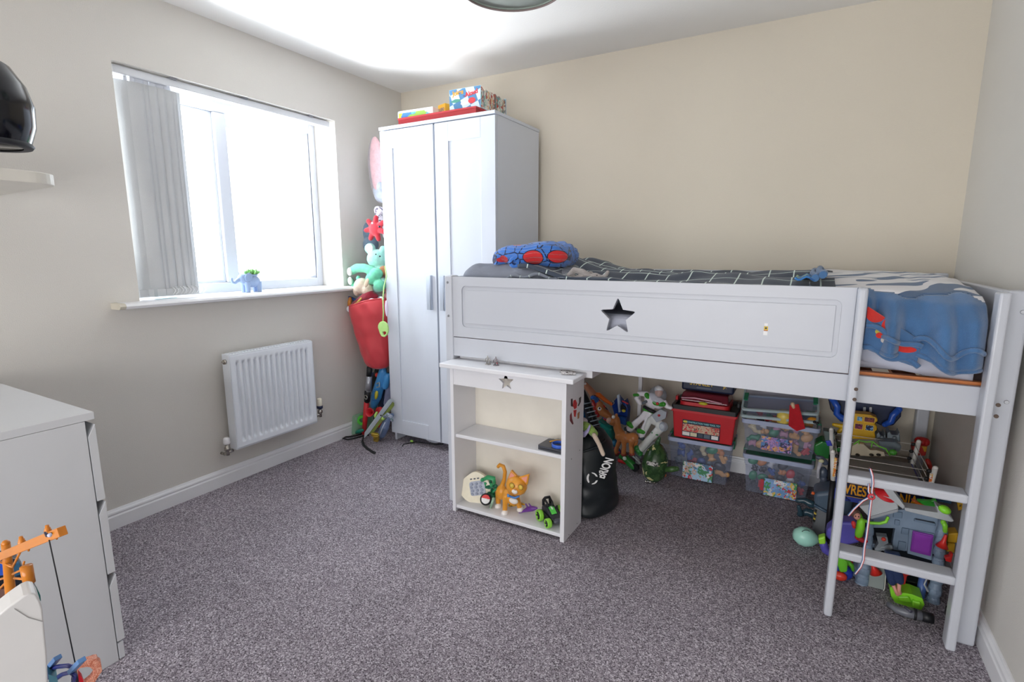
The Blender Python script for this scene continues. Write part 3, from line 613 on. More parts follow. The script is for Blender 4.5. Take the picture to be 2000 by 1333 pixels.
spots(FL, [(A1, (.050, .10, .034), '0E1230'), (A1, (.046, .10, .030), 'D02A2E'), (A2, (.044, .10, .032), '0E1230'), (A2, (.040, .10, .028), 'D02A2E'), (A3, (.030, .06, .022), 'C8303A'), (A5, (.014, .05, .012), 'C8303A'), (A4, (.018, .09, .012), 'C8303A')])
fb = T('folded_blanket', 'blue fleece blanket with black lines and red patches folded on the pillow', 'blanket', (1.53, -.86, 1.19))
def fold(s, t):
    a = 2 * pi * s; e = sin(pi * t); cx_, cy_ = 1.545, -.86
    ca, sa = cos(a), sin(a); x = cx_ + math.copysign(abs(ca) ** .6, ca) * .198 * e ** .45; y = cy_ + math.copysign(abs(sa) ** .6, sa) * .15 * e ** .45
    z = 1.243 - cos(pi * t) * (.056 + .014 * (x - cx_) / .2) * (1 - .15 * abs(ca) ** 4) + .016 * nz(x, y, 8, 2) + .005 * sin(60 * t + 4 * s)
    x += .012 * nz(y, z, 14, 4); y += .012 * nz(x, z, 14, 9)
    return (x, y, z)
m = MB(); m.grid(fold, 90, 40, closed_u=True).build('fleece', FL, fb)
m = MB(); c0 = Q(1004, 513, -1.02); m.lathe([(.012, .0), (.021, .0), (.027, .006), (.028, .05), (.028, .15)], 20, c0, (-pi / 2, 0, .3)).lathe([(.012, .0), (.010, .05)], 16, c0, (-pi / 2, 0, .3)).build('rolled_edge', FL, fb)
m = MB(); c0 = Q(966, 508, -1.0); m.tube([c0, c0 + Vector((.03, .05, .0)), c0 + Vector((.08, .12, .01))], [.022, .026, .03], 14).build('rolled_edge', FL, fb)

# grey elephant soft toy on the duvet
GP = plush('A29B98'); e_y = -1.0
st_ = T('soft_elephant', 'small grey elephant soft toy lying on the duvet behind the bed panel', 'soft toy', Q(1150, 545, e_y))
m = MB(); limb(m, e_y, [(1110, 541, 6), (1122, 528, 7), (1138, 531, 6), (1150, 540, 7)]); limb(m, e_y, [(1118, 545, 6), (1135, 543, 7), (1150, 545, 7)]); ball(m, 1162, 540, e_y, 10, 7)
limb(m, e_y, [(1165, 540, 6), (1176, 542, 4.5), (1184, 538, 4), (1187, 532, 4)]); m.build('body', GP, st_, remesh=.003)
m = MB(); ball(m, 1153, 536, e_y + .02, 7, 6, 2).build('ear', GP, st_)
m = MB(); ball(m, 1166, 538, e_y - .024, 1.1).build('eye', BLK, st_)

# striped throw blanket
STR = M('E4E2E4', .95, bump=.5, bscale=500, sheen=.4, var=.03, name='striped_fleece'); nn, ll, pp = nodes(STR)
tc = nn.new('ShaderNodeTexCoord'); mp = nn.new('ShaderNodeMapping'); mp.inputs['Rotation'].default_value = (0, 0, R(-22)); ll.new(tc.outputs['Object'], mp.inputs[0])
mp2 = nn.new('ShaderNodeMapping'); mp2.inputs['Scale'].default_value = (1.3, 4.4, 1); ll.new(mp.outputs[0], mp2.inputs[0])
w_ = nn.new('ShaderNodeTexNoise'); w_.inputs['Scale'].default_value = 4.2; w_.inputs['Detail'].default_value = .5; ll.new(mp2.outputs[0], w_.inputs['Vector'])
l_ = nn.new('ShaderNodeMath'); l_.operation = 'GREATER_THAN'; l_.inputs[1].default_value = .575; ll.new(w_.outputs['Fac'], l_.inputs[0])
x_ = nn.new('ShaderNodeMixRGB'); ll.new(l_.outputs[0], x_.inputs[0]); ll.new(pp.inputs['Base Color'].links[0].from_socket, x_.inputs[1]); x_.inputs[2].default_value = (*lin('3E5C80'), 1); ll.new(x_.outputs[0], pp.inputs['Base Color'])
BLF = M('4A719E', .95, bump=.6, bscale=500, sheen=.5, var=.12, vscale=10, name='denim_blue_fleece')
tb = T('throw_blanket', 'fleece throw with navy stripes on white and a wide blue border at the ladder end', 'blanket', (2.97, -.6, 1.15))
def lerpt(xs, ys, v):
    for i in range(len(xs) - 1):
        if v <= xs[i + 1]: f = (v - xs[i]) / (xs[i + 1] - xs[i]); return ys[i] + (ys[i + 1] - ys[i]) * max(0, f)
    return ys[-1]
def throw(s, t):
    x = 2.70 + .466 * s; front = max(0, min(1, (x - 2.862) / .02)); bot = lerpt([2.7, 2.87, 2.95, 3.05, 3.10, 3.2], [1.0, .955, .935, .925, .892, .895], x)
    T_ = [0, .12, .45, .60, .70, .76, .84, .93, 1]; Y_ = [-.07, -.12, -.6, -.88, -1.02, -1.075, -1.115, -1.13, -1.118]; Zs = [1.13, 1.165, 1.168, 1.158, 1.132, 1.10, 1.05, None, None]
    y = lerpt(T_, Y_, t); z = lerpt(T_, [1.13, 1.165, 1.168, 1.155, 1.130, 1.10, 1.04, bot + .02, bot], t)
    hang = max(0, min(1, (t - .68) / .15))
    if front < 1: y = max(y, -1.068 * (1 - front) + y * front)
    fold_ = sin(x * 44 + 2.6 * sin(x * 13) + t * 3) + .45 * sin(x * 90 - 5 * t)
    y -= hang * front * .030 * fold_; z += (1 - hang) * (.010 * nz(x, y, 7, 1) + .006 * fold_ * min(1, t * 2) * max(0, (x - 2.9) / .3))
    z += hang * .008 * sin(x * 40 + 1); z -= .02 * max(0, (x - 3.08) / .1) * (1 - hang)
    return (x, y, z)
m = MB(); nu, nv = 110, 120
vs = [throw(i / (nu - 1), j / (nv - 1)) for j in range(nv) for i in range(nu)]
for part in (0, 1):
    fs = []
    for j in range(nv - 1):
        for i in range(nu - 1):
            jb = .715 + .02 * sin(i * .12) + .012 * sin(i * .31)
            if (j / (nv - 1) > jb) == bool(part): fs.append((j * nu + i, j * nu + i + 1, (j + 1) * nu + i + 1, (j + 1) * nu + i))
    mm = MB(); used = sorted({i for f in fs for i in f}); ix = {a: b for b, a in enumerate(used)}
    mm.add([vs[i] for i in used], [[ix[i] for i in f] for f in fs], True)
    mm.build('striped_cloth' if part == 0 else 'border', STR if part == 0 else BLF, tb, solid=.007)
# hem and turned-back printed folds
m = MB(); hp_ = []
for i in range(60):
    s = .36 + .64 * i / 59; q_ = Vector(throw(s, 1)); q_.z += .006; q_.y -= .004; hp_.append(q_)
m.tube(hp_, .0085, 10).build('hem', BLF, tb)
m = MB(); hp_ = [Vector(throw(.42 + .58 * i / 49, .90)) + Vector((0, -.010, .012 * sin(i * .33))) for i in range(50)]; m.tube(hp_, .008, 10).build('hem', BLF, tb)
PRB = M('4A719E', .95, bump=.6, bscale=500, sheen=.5, var=.12, vscale=10.5, name='printed_fleece')
g = lambda u, v: Q(u, v, -1.128)
spots(PRB, [(g(1712, 612), (.030, .05, .030), 'D8342C'), (g(1738, 640), (.022, .05, .030), 'D8342C'), (g(1715, 648), (.008, .05, .008), 'C8BC50'), (g(1717, 655), (.009, .05, .009), 'D8342C'), (g(1738, 672), (.018, .05, .022), 'C8C2BC'), (g(1728, 664), (.012, .05, .010), 'C8C2BC'), (g(1732, 668), (.009, .05, .009), 'D8342C'), (g(1768, 682), (.028, .05, .010), 'D8342C'), (g(1757, 676), (.014, .05, .012), 'D8342C')])
m = MB(); m.grid(lambda s, t: (2.868 + .145 * s, -1.118 - .014 * sin(pi * t) - .006 * sin(14 * s + 5 * t), 1.085 - .10 * s * (1 - t) - .135 * t - .05 * s * t), 40, 30); m.build('printed_fold', PRB, tb, solid=.006)
m = MB(); m.tube([Vector((2.868 + .15 * i / 20, -1.124, .952 - .045 * i / 20 + .008 * sin(i * .5))) for i in range(21)], .009, 10).build('hem', BLF, tb)
m = MB(); m.tube([Vector((2.868 + .15 * i / 20, -1.140, 1.025 - .065 * i / 20 + .010 * sin(i * .4))) for i in range(21)], .008, 10).build('hem', BLF, tb)
for dx in (0, .022):
    m = MB(); m.tube([(2.716 + dx + .006 * sin(9 * j / 14), -1.062 + .9 * j / 14, 1.168 + .003 * sin(j * .9) + dx * .5) for j in range(15)], .0125, 10).build('hem', BLF, tb)
m = MB(); m.grid(lambda s, t: (2.655 + .06 * s, -1.062 + .25 * t, 1.166 + .006 * sin(8 * s + 3)), 8, 10).build('printed_corner', patch('print_corner', ['3C78B8', '4A8AC8', 'BCD06A', '2A5890'], 30, .9, seed=7), tb, solid=.006)
# ================================================================ HEAP BETWEEN WINDOW AND WARDROBE
y_ = -.52
def soft(name, label, cat, y, parts, mat, vox=.006, extra=None, pname='body'):
    """one plush: parts = list of ('l', limb points) or ('b', ball args)"""
    a = parts[0][1]; a = a[0] if isinstance(a, list) else a; t = T(name, label, cat, Q(a[0], a[1], y)); m = MB()
    for kind, arg in parts:
        if kind == 'l': limb(m, y, arg)
        else: ball(m, arg[0], arg[1], arg[5] if len(arg) > 5 else y, arg[2], arg[3] if len(arg) > 3 else None, arg[4] if len(arg) > 4 else None)
    m.build(pname, mat, t, remesh=vox); return t
# tall plush with long ears
t = T('long_eared_plush', 'grey plush with a long pink-lined ear hanging high beside the wardrobe', 'soft toy', Q(745, 400, -.40))
m = MB(); c = Q(737, 333, -.43); m.sph(c, (.078, .018, .215), (0, R(-5), 0), 28); m.build('ear', plush('A39A9E'), t)
m = MB(); c = Q(738, 330, -.452); m.sph(c, (.064, .016, .205), (0, R(-5), 0), 28); m.build('ear_lining', plush('D0A8AC'), t)
m = MB(); limb(m, -.43, [(738, 372, 10), (742, 383, 12), (752, 385, 13)]); ball(m, 745, 366, -.45, 10, 12); m.build('paw', plush('ACB2BE'), t, remesh=.006)
soft('patterned_plush', 'white plush limb printed with dark scribbles above the red flower plush', 'soft toy', -.46, [('l', [(738, 410, 8), (741, 425, 7), (748, 447, 6), (752, 462, 5)]), ('b', (743, 412, 9, 8))], patch('scribble', ['DAD4DA', 'DAD4DA', 'E8E2E8', '6E6478', 'DCD6DC'], 46, .95, seed=3))
soft('grey_blue_plush', 'grey and blue plush squashed behind the red flower plush', 'soft toy', -.40, [('b', (716, 455, 12, 20)), ('b', (724, 478, 16, 16)), ('b', (712, 440, 6, 8))], plush('7C93A8'))
t = T('flower_plush', 'red plush flower with pointed petals in the heap beside the wardrobe', 'soft toy', Q(733, 450, -.52)); RP = plush('C83440')
m = MB(); ball(m, 733, 447, -.52, 14, 15, 9)
for i in range(7): a = i * 2 * pi / 7 + .3; limb(m, -.52, [(733 + 10 * cos(a), 447 + 11 * sin(a), 6), (733 + 18 * cos(a), 447 + 22 * sin(a), 5)])
m.build('body', RP, t, remesh=.005)
m = MB(); ball(m, 727, 436, -.57, 2).build('eye', M('F0F0F0', .3), t)
m = MB(); ball(m, 741, 443, -.57, 2.4).build('eye', M('20283A', .2), t)
t = soft('pale_bear', 'pale mint teddy bear head with a white ear under the red flower plush', 'soft toy', -.54, [('b', (737, 506, 22, 19)), ('b', (723, 486, 11, 11)), ('b', (748, 488, 7, 8)), ('b', (740, 528, 20, 14))], plush('A6E0D2'))
m = MB(); ball(m, 722, 486, -.575, 9, 9, 3).build('ear_lining', plush('EDF2F0'), t)
m = MB(); ball(m, 734, 497, -.60, 1.3).build('eye', BLK, t); m = MB(); ball(m, 742, 501, -.60, 1.6).build('nose', BLK, t)
t = soft('mint_plush', 'mint green plush with long curled arms lying over the cream dog', 'soft toy', -.60, [('l', [(686, 530, 8), (697, 524, 9), (712, 524, 9), (726, 529, 9)]), ('l', [(684, 547, 6), (692, 558, 5), (702, 556, 5), (700, 543, 5)]), ('b', (727, 545, 15, 12)), ('b', (742, 558, 13, 12)), ('b', (735, 535, 14, 12))], plush('74D2AC'))
m = MB(); ball(m, 683, 531, -.625, 6, 8, 4); ball(m, 684, 549, -.625, 5, 8, 4); m.build('paw_tip', plush('EAF4EE'), t)
t = soft('cream_dog', 'cream plush dog in a dark red jumper on top of the red sack', 'soft toy', -.62, [('b', (707, 559, 16, 16)), ('b', (697, 567, 8, 12)), ('b', (718, 566, 12, 12))], plush('E2CDB8'), pname='head')
m = MB(); limb(m, -.62, [(722, 576, 11), (706, 588, 9), (692, 598, 8)]); ball(m, 728, 580, -.60, 14, 9); m.build('jumper', plush('9A2438'), t, remesh=.006)
m = MB(); limb(m, -.648, [(706, 583, 2.2), (698, 592, 2.2), (690, 597, 2.2)]); m.build('yellow_stripe', plush('E0C060'), t)
m = MB(); ball(m, 683, 604, -.63, 7, 6.5, 5); m.build('paw', plush('E4E4EC'), t); m = MB(); ball(m, 727, 587, -.64, 9, 4, 4); m.build('paw', plush('E4E4EC'), t)
m = MB(); ball(m, 716, 553, -.665, 5, 10, 2, (0, .5, 0)); m.build('ear', plush('D8BFA4'), t)
m = MB(); p = Q(684, 592, -.60); m.X = Matrix.Translation(p) @ Euler((0, .35, .2)).to_matrix().to_4x4(); k = kx(p)
m.prism([(-9 * k, -11 * k), (9 * k, -11 * k), (9 * k, 11 * k), (-9 * k, 11 * k)], .02, 'y', 0, [[(-6.5 * k, -8 * k), (-6.5 * k, 8 * k), (6.5 * k, 8 * k), (6.5 * k, -8 * k)]])
t = T('blue_toy_box', 'small blue open toy box with an orange figure in it beside the dog paw', 'toy', p); m.build('frame', pls('2456A8'), t, bevel=.002)
m = MB(); limb(m, -.61, [(683, 598, 4), (683, 590, 4), (684, 583, 3)]); m.build('orange_figure', pls('D88A3A'), t)
t = soft('orange_plush', 'orange-brown plush peeping out between mint plush and wardrobe', 'soft toy', -.55, [('b', (749, 530, 10, 11)), ('b', (742, 526, 6, 6))], plush('C88A60'))
t = soft('pink_plush', 'pink and peach plush wedged against the wardrobe above the sack', 'soft toy', -.55, [('b', (753, 560, 6, 11)), ('b', (755, 580, 6, 8))], plush('E09A9C'))
t = soft('teal_plush', 'pale teal plush foot tucked below the mint plush by the wardrobe', 'soft toy', -.58, [('b', (738, 563, 13, 9)), ('b', (748, 552, 8, 9))], plush('9AD8CC'))
t = soft('white_shoe_plush', 'tiny black and white plush shoe at the rim of the red sack', 'soft toy', -.6, [('b', (744, 584, 8, 5))], patch('shoe', ['2A2228', 'E8E8EC'], 40, .9, seed=9), vox=.004)

# red sack of soft toys
SK = M('D04048', .55, bump=.35, bscale=14, var=.07, vscale=5, sheen=.3, name='red_nylon')
t = T('red_sack', 'red fabric sack full of soft toys bulging between wall and wardrobe', 'bag', (.17, -.56, .5))
def sack(s, tt):
    a = 2 * pi * s; z = .475 + .455 * tt; r = lerpt([0, .03, .12, .45, .8, .97, 1], [.02, .075, .10, .135, .165, .168, .160], tt)
    cx_ = .195 - .03 * tt; rx = r * .98; w_ = 1 + .05 * sin(5 * a + 6 * tt) * tt + .10 * nz(cos(a) * 2, tt * 4, 1.3, 3) + .022 * sin(9 * a + 14 * tt + 3 * sin(6 * tt))
    return (max(.006, cx_ + rx * cos(a) * w_), -.545 + r * .86 * sin(a) * w_, z + .022 * cos(a) * tt - .012 * sin(2 * a) * tt)
m = MB(); m.grid(sack, 72, 44, closed_u=True).build('bag_body', SK, t, solid=.003, recalc=False)
m = MB(); m.tube([Vector(sack(i / 40, 1)) for i in range(40)], .006, 8, closed=True).build('rim', SK, t)
m = MB(); ball(m, 755, 603, -.690, 4, 16, 2).build('printed_badge', M('D8C8E0', .5), t)
# green dog-lead style strap
LG = pls('B4DC86', .4); t = T('green_lead', 'light green strap with a rounded handle hanging over the red sack', 'strap', Q(748, 640, -.72))
m = MB(); limb(m, -.72, [(752, 520, 1.2, -.62), (755, 540, 1.2, -.64), (750, 560, 1.2, -.68), (748, 585, 1.2, -.715), (749, 610, 1.2), (748, 628, 1.2)], 6); m.build('strap', LG, t)
m = MB(); p = Q(748, 641, -.735); k = kx(p)
outl = [(-.6 * k + 13 * k * cos(a), 13 * k * sin(a)) for a in [i * pi / 10 for i in range(0, 11)]] + [(-9 * k, -12 * k), (-5 * k, -17 * k), (2 * k, -18 * k), (9 * k, -13 * k), (12.5 * k, -6 * k)]
hole = [(-3 * k, -8 * k), (-2 * k, -13.5 * k), (3 * k, -14 * k), (8 * k, -9.5 * k), (6 * k, -6.5 * k)]
m.X = Matrix.Translation(p); m.prism(outl, .012, 'y', 0, [hole[::-1]]).build('handle', LG, t, bevel=.003)

# ---- below the sack
yl = -.60
t = T('light_sword', 'toy light sword with a black and chrome grip and red blade standing on the floor', 'toy sword', Q(714, 846, yl))
m = MB(); limb(m, yl, [(722, 718, 5.5), (721, 735, 5.5)], 16); limb(m, yl, [(718, 765, 6), (717, 783, 6)], 16); m.build('grip', BLK, t)
m = MB(); limb(m, yl, [(721, 737, 5.8), (719, 763, 5.8)], 16); m.build('sleeve', M('B0B4BC', .3, .6), t)
m = MB(); p = Q(716, 776, yl - .02); m.tube([p + Vector((.013 * cos(a), -.006, .013 * sin(a))) for a in [i * pi / 6 for i in range(12)]], .003, 6, closed=True).build('ring', CHR, t)
m = MB(); limb(m, yl, [(716, 786, 5), (711, 846, 4.5)], 16); m.build('blade', pls('D83038'), t)
t = T('water_blaster', 'bright blue toy water blaster leaning below the red sack', 'toy', Q(735, 795, -.52)); BB = pls('4A9CE0')
m = MB(); limb(m, -.52, [(748, 725, 8), (742, 750, 10), (735, 775, 11), (730, 792, 7)]); limb(m, -.52, [(757, 735, 7), (752, 755, 7)]); m.build('body', BB, t, remesh=.004, smooth_it=2)
m = MB(); ball(m, 735, 772, -.565, 4, 10, 3, (0, .25, 0)).build('yellow_tank', pls('C8C03A'), t)
m = MB(); limb(m, -.56, [(736, 750, 1.5), (741, 747, 1.5), (741, 756, 1.5), (736, 757, 1.5)], 6).build('hook', pls('A8B4BC'), t)
for i in range(6):
    m = MB(); limb(m, -.565, [(727 + i * .8, 782 - 4 * i, 1), (734 + i * .8, 784 - 4 * i, 1)], 6).build('grip_rib', pls('3A86CC'), t)
t = T('black_blaster', 'black toy blaster with a red button hidden behind the blue one', 'toy', Q(738, 735, -.5)); m = MB(); limb(m, -.47, [(742, 720, 9), (735, 742, 9), (732, 765, 7)]); m.build('body', BLK, t, remesh=.005); m = MB(); ball(m, 736, 733, -.525, 4, 5, 3).build('button', pls('E04038'), t)
soft('navy_plush', 'large dark blue plush squashed below the sack beside the wardrobe', 'soft toy', -.40, [('b', (752, 770, 18, 40)), ('b', (760, 745, 16, 18)), ('b', (745, 815, 16, 20)), ('b', (730, 740, 10, 14))], plush('34466C'))
soft('lilac_plush', 'pale lilac plush leg against the wardrobe behind the grey sword', 'soft toy', -.47, [('l', [(764, 735, 8), (760, 765, 8), (757, 790, 8)])], plush('8E94B8'))
t = T('grey_sword', 'long grey toy sword with an olive stripe leaning diagonally', 'toy sword', Q(713, 858, -.64))
As = (738, 820, -.69); m = MB(); fslab(m, As, [(711, 857), (712, 846), (758, 783), (764, 779), (767, 785), (722, 846)], .010).build('blade', M('B4BEC6', .3, .2), t, bevel=.002)
m = MB(); fslab(m, As, [(722, 847), (767, 786), (770, 788), (770, 793), (727, 849)], .008, off=.001).build('edge', pls('76843A'), t, bevel=.0015); m = MB(); ball(m, 744, 812, -.70, 1.5).build('rivet', BLK, t)
t = T('green_hook', 'lime green toy hook ending in a claw in front of the grey sword', 'toy', Q(740, 812, -.66)); m = MB(); limb(m, -.66, [(736, 806, 2), (733, 812, 3.2), (736, 819, 4), (744, 820, 4), (749, 817, 4)]); m.build('claw', pls('B8E070'), t)
t = T('red_cup', 'red plastic cone cup lying beside the red sword blade', 'toy cup', Q(727, 805, -.62)); p = Q(725, 806, -.64); m = MB(); m.lathe([(.010, -.04), (.027, .02), (.030, .03), (.024, .028), (.006, -.036)], 24, p, (R(70), R(30), R(10))); m.build('cup', pls('D02C38'), t)
for i, (u, v, l_) in enumerate(((742, 804, 'red toy plate behind the red cone cup'), (744, 828, 'red plastic toy piece low in the heap under the grey sword'))):
    t = T('red_toy', l_, 'toy', Q(u, v, -.54)); p = Q(u, v, -.55); m = MB(); m.lathe([(0, .006), (.03, .006), (.034, 0), (.03, -.006), (0, -.006)], 8, p, (R(80), 0, R(20))).build('disc', pls('C82C30'), t)
t = T('green_ring', 'bright green eight-sided toy ring leaning on the skirting board', 'toy', Q(707, 820, -.6)); p = Q(707, 822, -.60)
m = MB(); oc = lambda r: [(r * cos((i + .5) * pi / 4), r * sin((i + .5) * pi / 4)) for i in range(8)]; m.X = Matrix.Translation(p) @ Matrix.Rotation(.5, 4, 'Z'); m.prism(oc(.038), .014, 'y', 0, [oc(.018)[::-1]]).build('ring', pls('56D040'), t, bevel=.002)
t = T('grey_dinosaur', 'blue-grey toy dinosaur tail and body on the carpet by the wardrobe foot', 'toy dinosaur', Q(750, 855, -.64)); m = MB(); limb(m, -.64, [(765, 812, 5, -.60), (757, 818, 7, -.62), (751, 835, 9), (745, 850, 8), (738, 858, 4)]); m.build('body', pls('6A7CA0'), t, remesh=.004); 
m = MB(); limb(m, -.68, [(752, 826, 1), (746, 838, 1.2), (741, 852, 1)], 6); m.build('stripe', pls('C8D0E0'), t)
t = T('grey_claw_toy', 'speckled grey toy claw above the toy dinosaur', 'toy', Q(760, 815, -.66)); m = MB(); limb(m, -.66, [(750, 815, 3), (757, 811, 5), (764, 815, 4), (766, 822, 3)]); m.build('claw', patch('speck', ['8890B0', '6A7088', 'C8CCE0', '5A7A70'], 90, seed=5), t, remesh=.003)
t = T('gold_toy', 'small shiny gold toy lying on the carpet in front of the heap', 'toy', Q(737, 860, -.70)); m = MB(); p = Q(736, 853, -.72); m.X = Matrix.Translation(p) @ Euler((.2, .1, .3)).to_matrix().to_4x4(); m.bx(-.02, .012, -.015, .015, -.035, .01).bx(-.035, .01, -.012, .012, .0, .022); m.build('block', M('C8A848', .25, .8, var=.1), t, bevel=.004)
t = T('green_board', 'pale green plastic board leaning on the skirting board by the corner', 'board', Q(693, 850, -.60)); pa = pt(683, 812, x=.03)
m = MB(); m.X = Matrix.Translation((.022, -.66, .004)) @ Matrix.Rotation(R(7), 4, 'Y'); m.prism(rrect(0, .20, 0, .145, .012), .004, 'x', 0)
o = m.build('board', M('A9D2B4', .35), t, bevel=.001)
for dz in (.11, .12): m2 = MB(); m2.X = m.X; m2.cone((.0042, .03, dz), (.0046, .03, dz), .004, n=10).build('dot', M('D8E8E4', .4), t)
t = T('black_belt_loop', 'black strap loop lying along the skirting board at the end of the heap', 'strap', Q(690, 853, -.7)); m = MB()
m.tube([pt(u, v, z=.006) for u, v in ((712, 846), (700, 850), (688, 853), (675, 854), (670, 857), (680, 859), (694, 856), (708, 852), (720, 850))], .005, 8).build('strap', BLK, t)
t = T('black_strap', 'black webbing strap trailing on the carpet below the grey sword', 'strap', pt(720, 865, z=0)); m = MB(); pp_ = [pt(u, v, z=.006) for u, v in ((711, 853), (707, 862), (710, 870), (718, 877), (727, 883), (733, 886))]
m.tube(pp_, .009, 8, flat=.35).build('webbing', BLK, t)
t = T('teal_toy', 'small teal and black toy on the floor beside the green board', 'toy', pt(700, 846, z=0)); m = MB(); limb(m, -.62, [(693, 846, 2.5), (701, 843, 4), (708, 841, 3)]).build('body', pls('1E8A78'), t)
# under the wardrobe
t = T('trailing_cable', 'thin black cord on the carpet under the front of the wardrobe', 'cord', pt(820, 866, z=0)); m = MB(); m.tube([pt(u, v, z=.004) for u, v in ((786, 872), (788, 868), (800, 866), (812, 864), (825, 865), (840, 867), (852, 869), (866, 868))], .0028, 6).build('cord', BLK, t)
t = T('white_sheet', 'curved white plastic sheet poking out under the wardrobe doors', 'sheet', pt(822, 860, z=0)); m = MB(); m.grid(lambda s, tt: (lerpt([0, 1], [.50, .70], s), -.50 + .06 * tt, .004 + .055 * (1 - sin(pi * s) ** .6) + .02 * tt), 16, 4).build('sheet', M('D8DCE8', .4), t, solid=.002)
t = T('green_bit', 'tiny lime green toy piece on the carpet under the wardrobe', 'toy', pt(804, 863, z=0)); m = MB(); m.sph(pt(804, 862, z=.006), (.013, .009, .008)).build('piece', pls('A8E060'), t)
# ================================================================ THINGS ON THE BOOKCASE
def slab(m, y, pts, d, holes=()):
    """solid plate cut to a measured outline, standing at depth y with real thickness d"""
    c = lambda l: [(Q(u, v, y).x, Q(u, v, y).z) for u, v in l]
    return m.prism(c(pts), d, 'y', y, [c(h) for h in holes])
yt = -1.095
t = T('pop_gamepad', 'cream game controller toy with grey bubbles leaning in the bottom left of the bookcase', 'toy', Q(925, 985, yt))
p = Q(928, 955, -1.105); m = MB(); m.X = Matrix.Translation(p) @ Euler((R(-14), R(-12), R(20))).to_matrix().to_4x4()
m.prism([(.072 * cos(a) * (1 + .10 * cos(2 * a)), .080 * sin(a) * (1 - .06 * cos(3 * a))) for a in [i * pi / 20 for i in range(40)]], .03, 'y', 0); m.build('shell', pls('E8E0C8'), t, bevel=.008, seg=4); X = m.X
m = MB(); m.X = X; m.prism(rrect(-.026, .052, -.034, .036, .014), .004, 'y', -.003).build('panel', pls('A8AEBE'), t)
for i in range(4):
    for j in range(3):
        m = MB(); m.X = X; m.sph((-.014 + j * .024 + (i % 2) * .005 - .004, -.003, -.025 + i * .016), (.008, .004, .007), n=10).build('bubble', pls('98A0B4'), t)
for i in range(3): m = MB(); m.X = X; m.bx(-.018 + i * .018, -.008 + i * .018, -.003, 0, .045, .051).build('button', pls('3A4048'), t)
t = T('blue_ball', 'small blue and silver ball behind the cream game controller', 'toy', Q(923, 942, -1.02)); m = MB(); ball(m, 923, 938, -1.02, 8).build('ball', pls('2A3E80', .2), t); m = MB(); ball(m, 926, 937, -1.04, 4).build('silver_cap', CHR, t)
t = T('green_ribbon_toy', 'tangled green plastic ribbon toy beside the orange cat', 'toy', Q(955, 975, yt)); GR = pls('3AA068'); GD = pls('146848')
for i, pts in enumerate(([(942, 938, 4), (952, 933, 5), (964, 935, 5), (966, 945, 4), (960, 948, 4)], [(944, 950, 3.5), (956, 952, 4.5), (968, 950, 4)], [(940, 962, 4), (950, 958, 5), (962, 962, 4), (968, 956, 3)], [(955, 965, 4), (965, 972, 3.5), (960, 984, 3)], [(948, 945, 3), (950, 958, 3), (944, 968, 3)], [(958, 940, 3), (960, 955, 3), (966, 968, 3)])):
    m = MB(); limb(m, yt + .012 * (i % 3), pts, 8, flat=.45).build('ribbon', GD if i % 2 else GR, t)
t = T('round_disc_toy', 'round red and white toy disc with a black rim lying against the ribbons', 'toy', Q(949, 985, -1.09)); p = Q(949, 976, -1.135); X = Matrix.Translation(p) @ Euler((R(62), R(8), R(18))).to_matrix().to_4x4()
m = MB(); m.X = X; m.lathe([(0, .008), (.024, .007), (.029, 0), (.024, -.007), (0, -.008)], 28).build('rim', BLK, t)
m = MB(); m.X = X; m.lathe([(0, .0105), (.018, .0095), (.021, .007)], 28).build('face', pls('EDEDED'), t)
m = MB(); m.X = X; m.prism([(.0215 * cos(a), .0215 * sin(a)) for a in [R(10) + i * R(160) / 14 for i in range(15)]], .0025, 'z', .009).build('red_half', pls('D83030'), t)
m = MB(); m.X = X; m.sph((.003, 0, .0115), (.005, .005, .003), n=12).build('button', pls('F4F4F4'), t)
t = T('silver_clip', 'silver-green toy bar standing at the shelf front beside the disc', 'toy', Q(962, 990, -1.13)); m = MB(); limb(m, -1.13, [(958, 992, 2.5), (964, 975, 3)], 8).build('bar', pls('9AB8A0', .3), t)
# cat
OR = M('E29A30', .35, var=.04, name='orange_vinyl'); WHV = M('F0EAE4', .4, var=0)
t = T('toy_cat', 'glossy orange toy cat with a blue collar standing on the bottom shelf', 'toy cat', Q(995, 1000, -1.09)); yc = -1.128
m = MB(); ball(m, 980, 962, yc + .03, 12, 15, 11); ball(m, 993, 967, yc + .01, 13, 13, 10); ball(m, 1001, 976, yc, 12, 12, 9)
limb(m, yc + .035, [(974, 962, 7), (973, 976, 5.5), (973, 987, 4.5)]); limb(m, yc - .01, [(988, 970, 6.5), (986.5, 986, 5.2), (986, 1000, 4.8)]); limb(m, yc + .01, [(1009, 975, 6.5), (1013, 985, 5.2, yc + .02), (1016, 995, 4.8, yc + .032)])
limb(m, yc + .035, [(980, 952, 5), (985, 936, 4), (986.5, 922, 4), (983, 911, 4), (976, 908.5, 4), (973, 912, 3.6)]); m.build('body', OR, t, remesh=.003)
m = MB(); ball(m, 1009, 948.5, yc - .015, 22.5, 20, 18); h_ = m.build('head', OR, t)
for (a, b_, c_) in (((989, 940), (998, 919), (1009, 931)), ((1013, 933), (1033, 927), (1029, 949))):
    m = MB(); slab(m, yc - .025, [a, b_, c_], .014); m.build('ear', OR, h_, bevel=.003); m = MB(); cx_ = sum(q[0] for q in (a, b_, c_)) / 3; cy_ = sum(q[1] for q in (a, b_, c_)) / 3
    slab(m, yc - .0275, [(cx_ + (q[0] - cx_) * .6, cy_ + (q[1] - cy_) * .6) for q in (a, b_, c_)], .003); m.build('ear_lining', pls('EBA090'), h_)
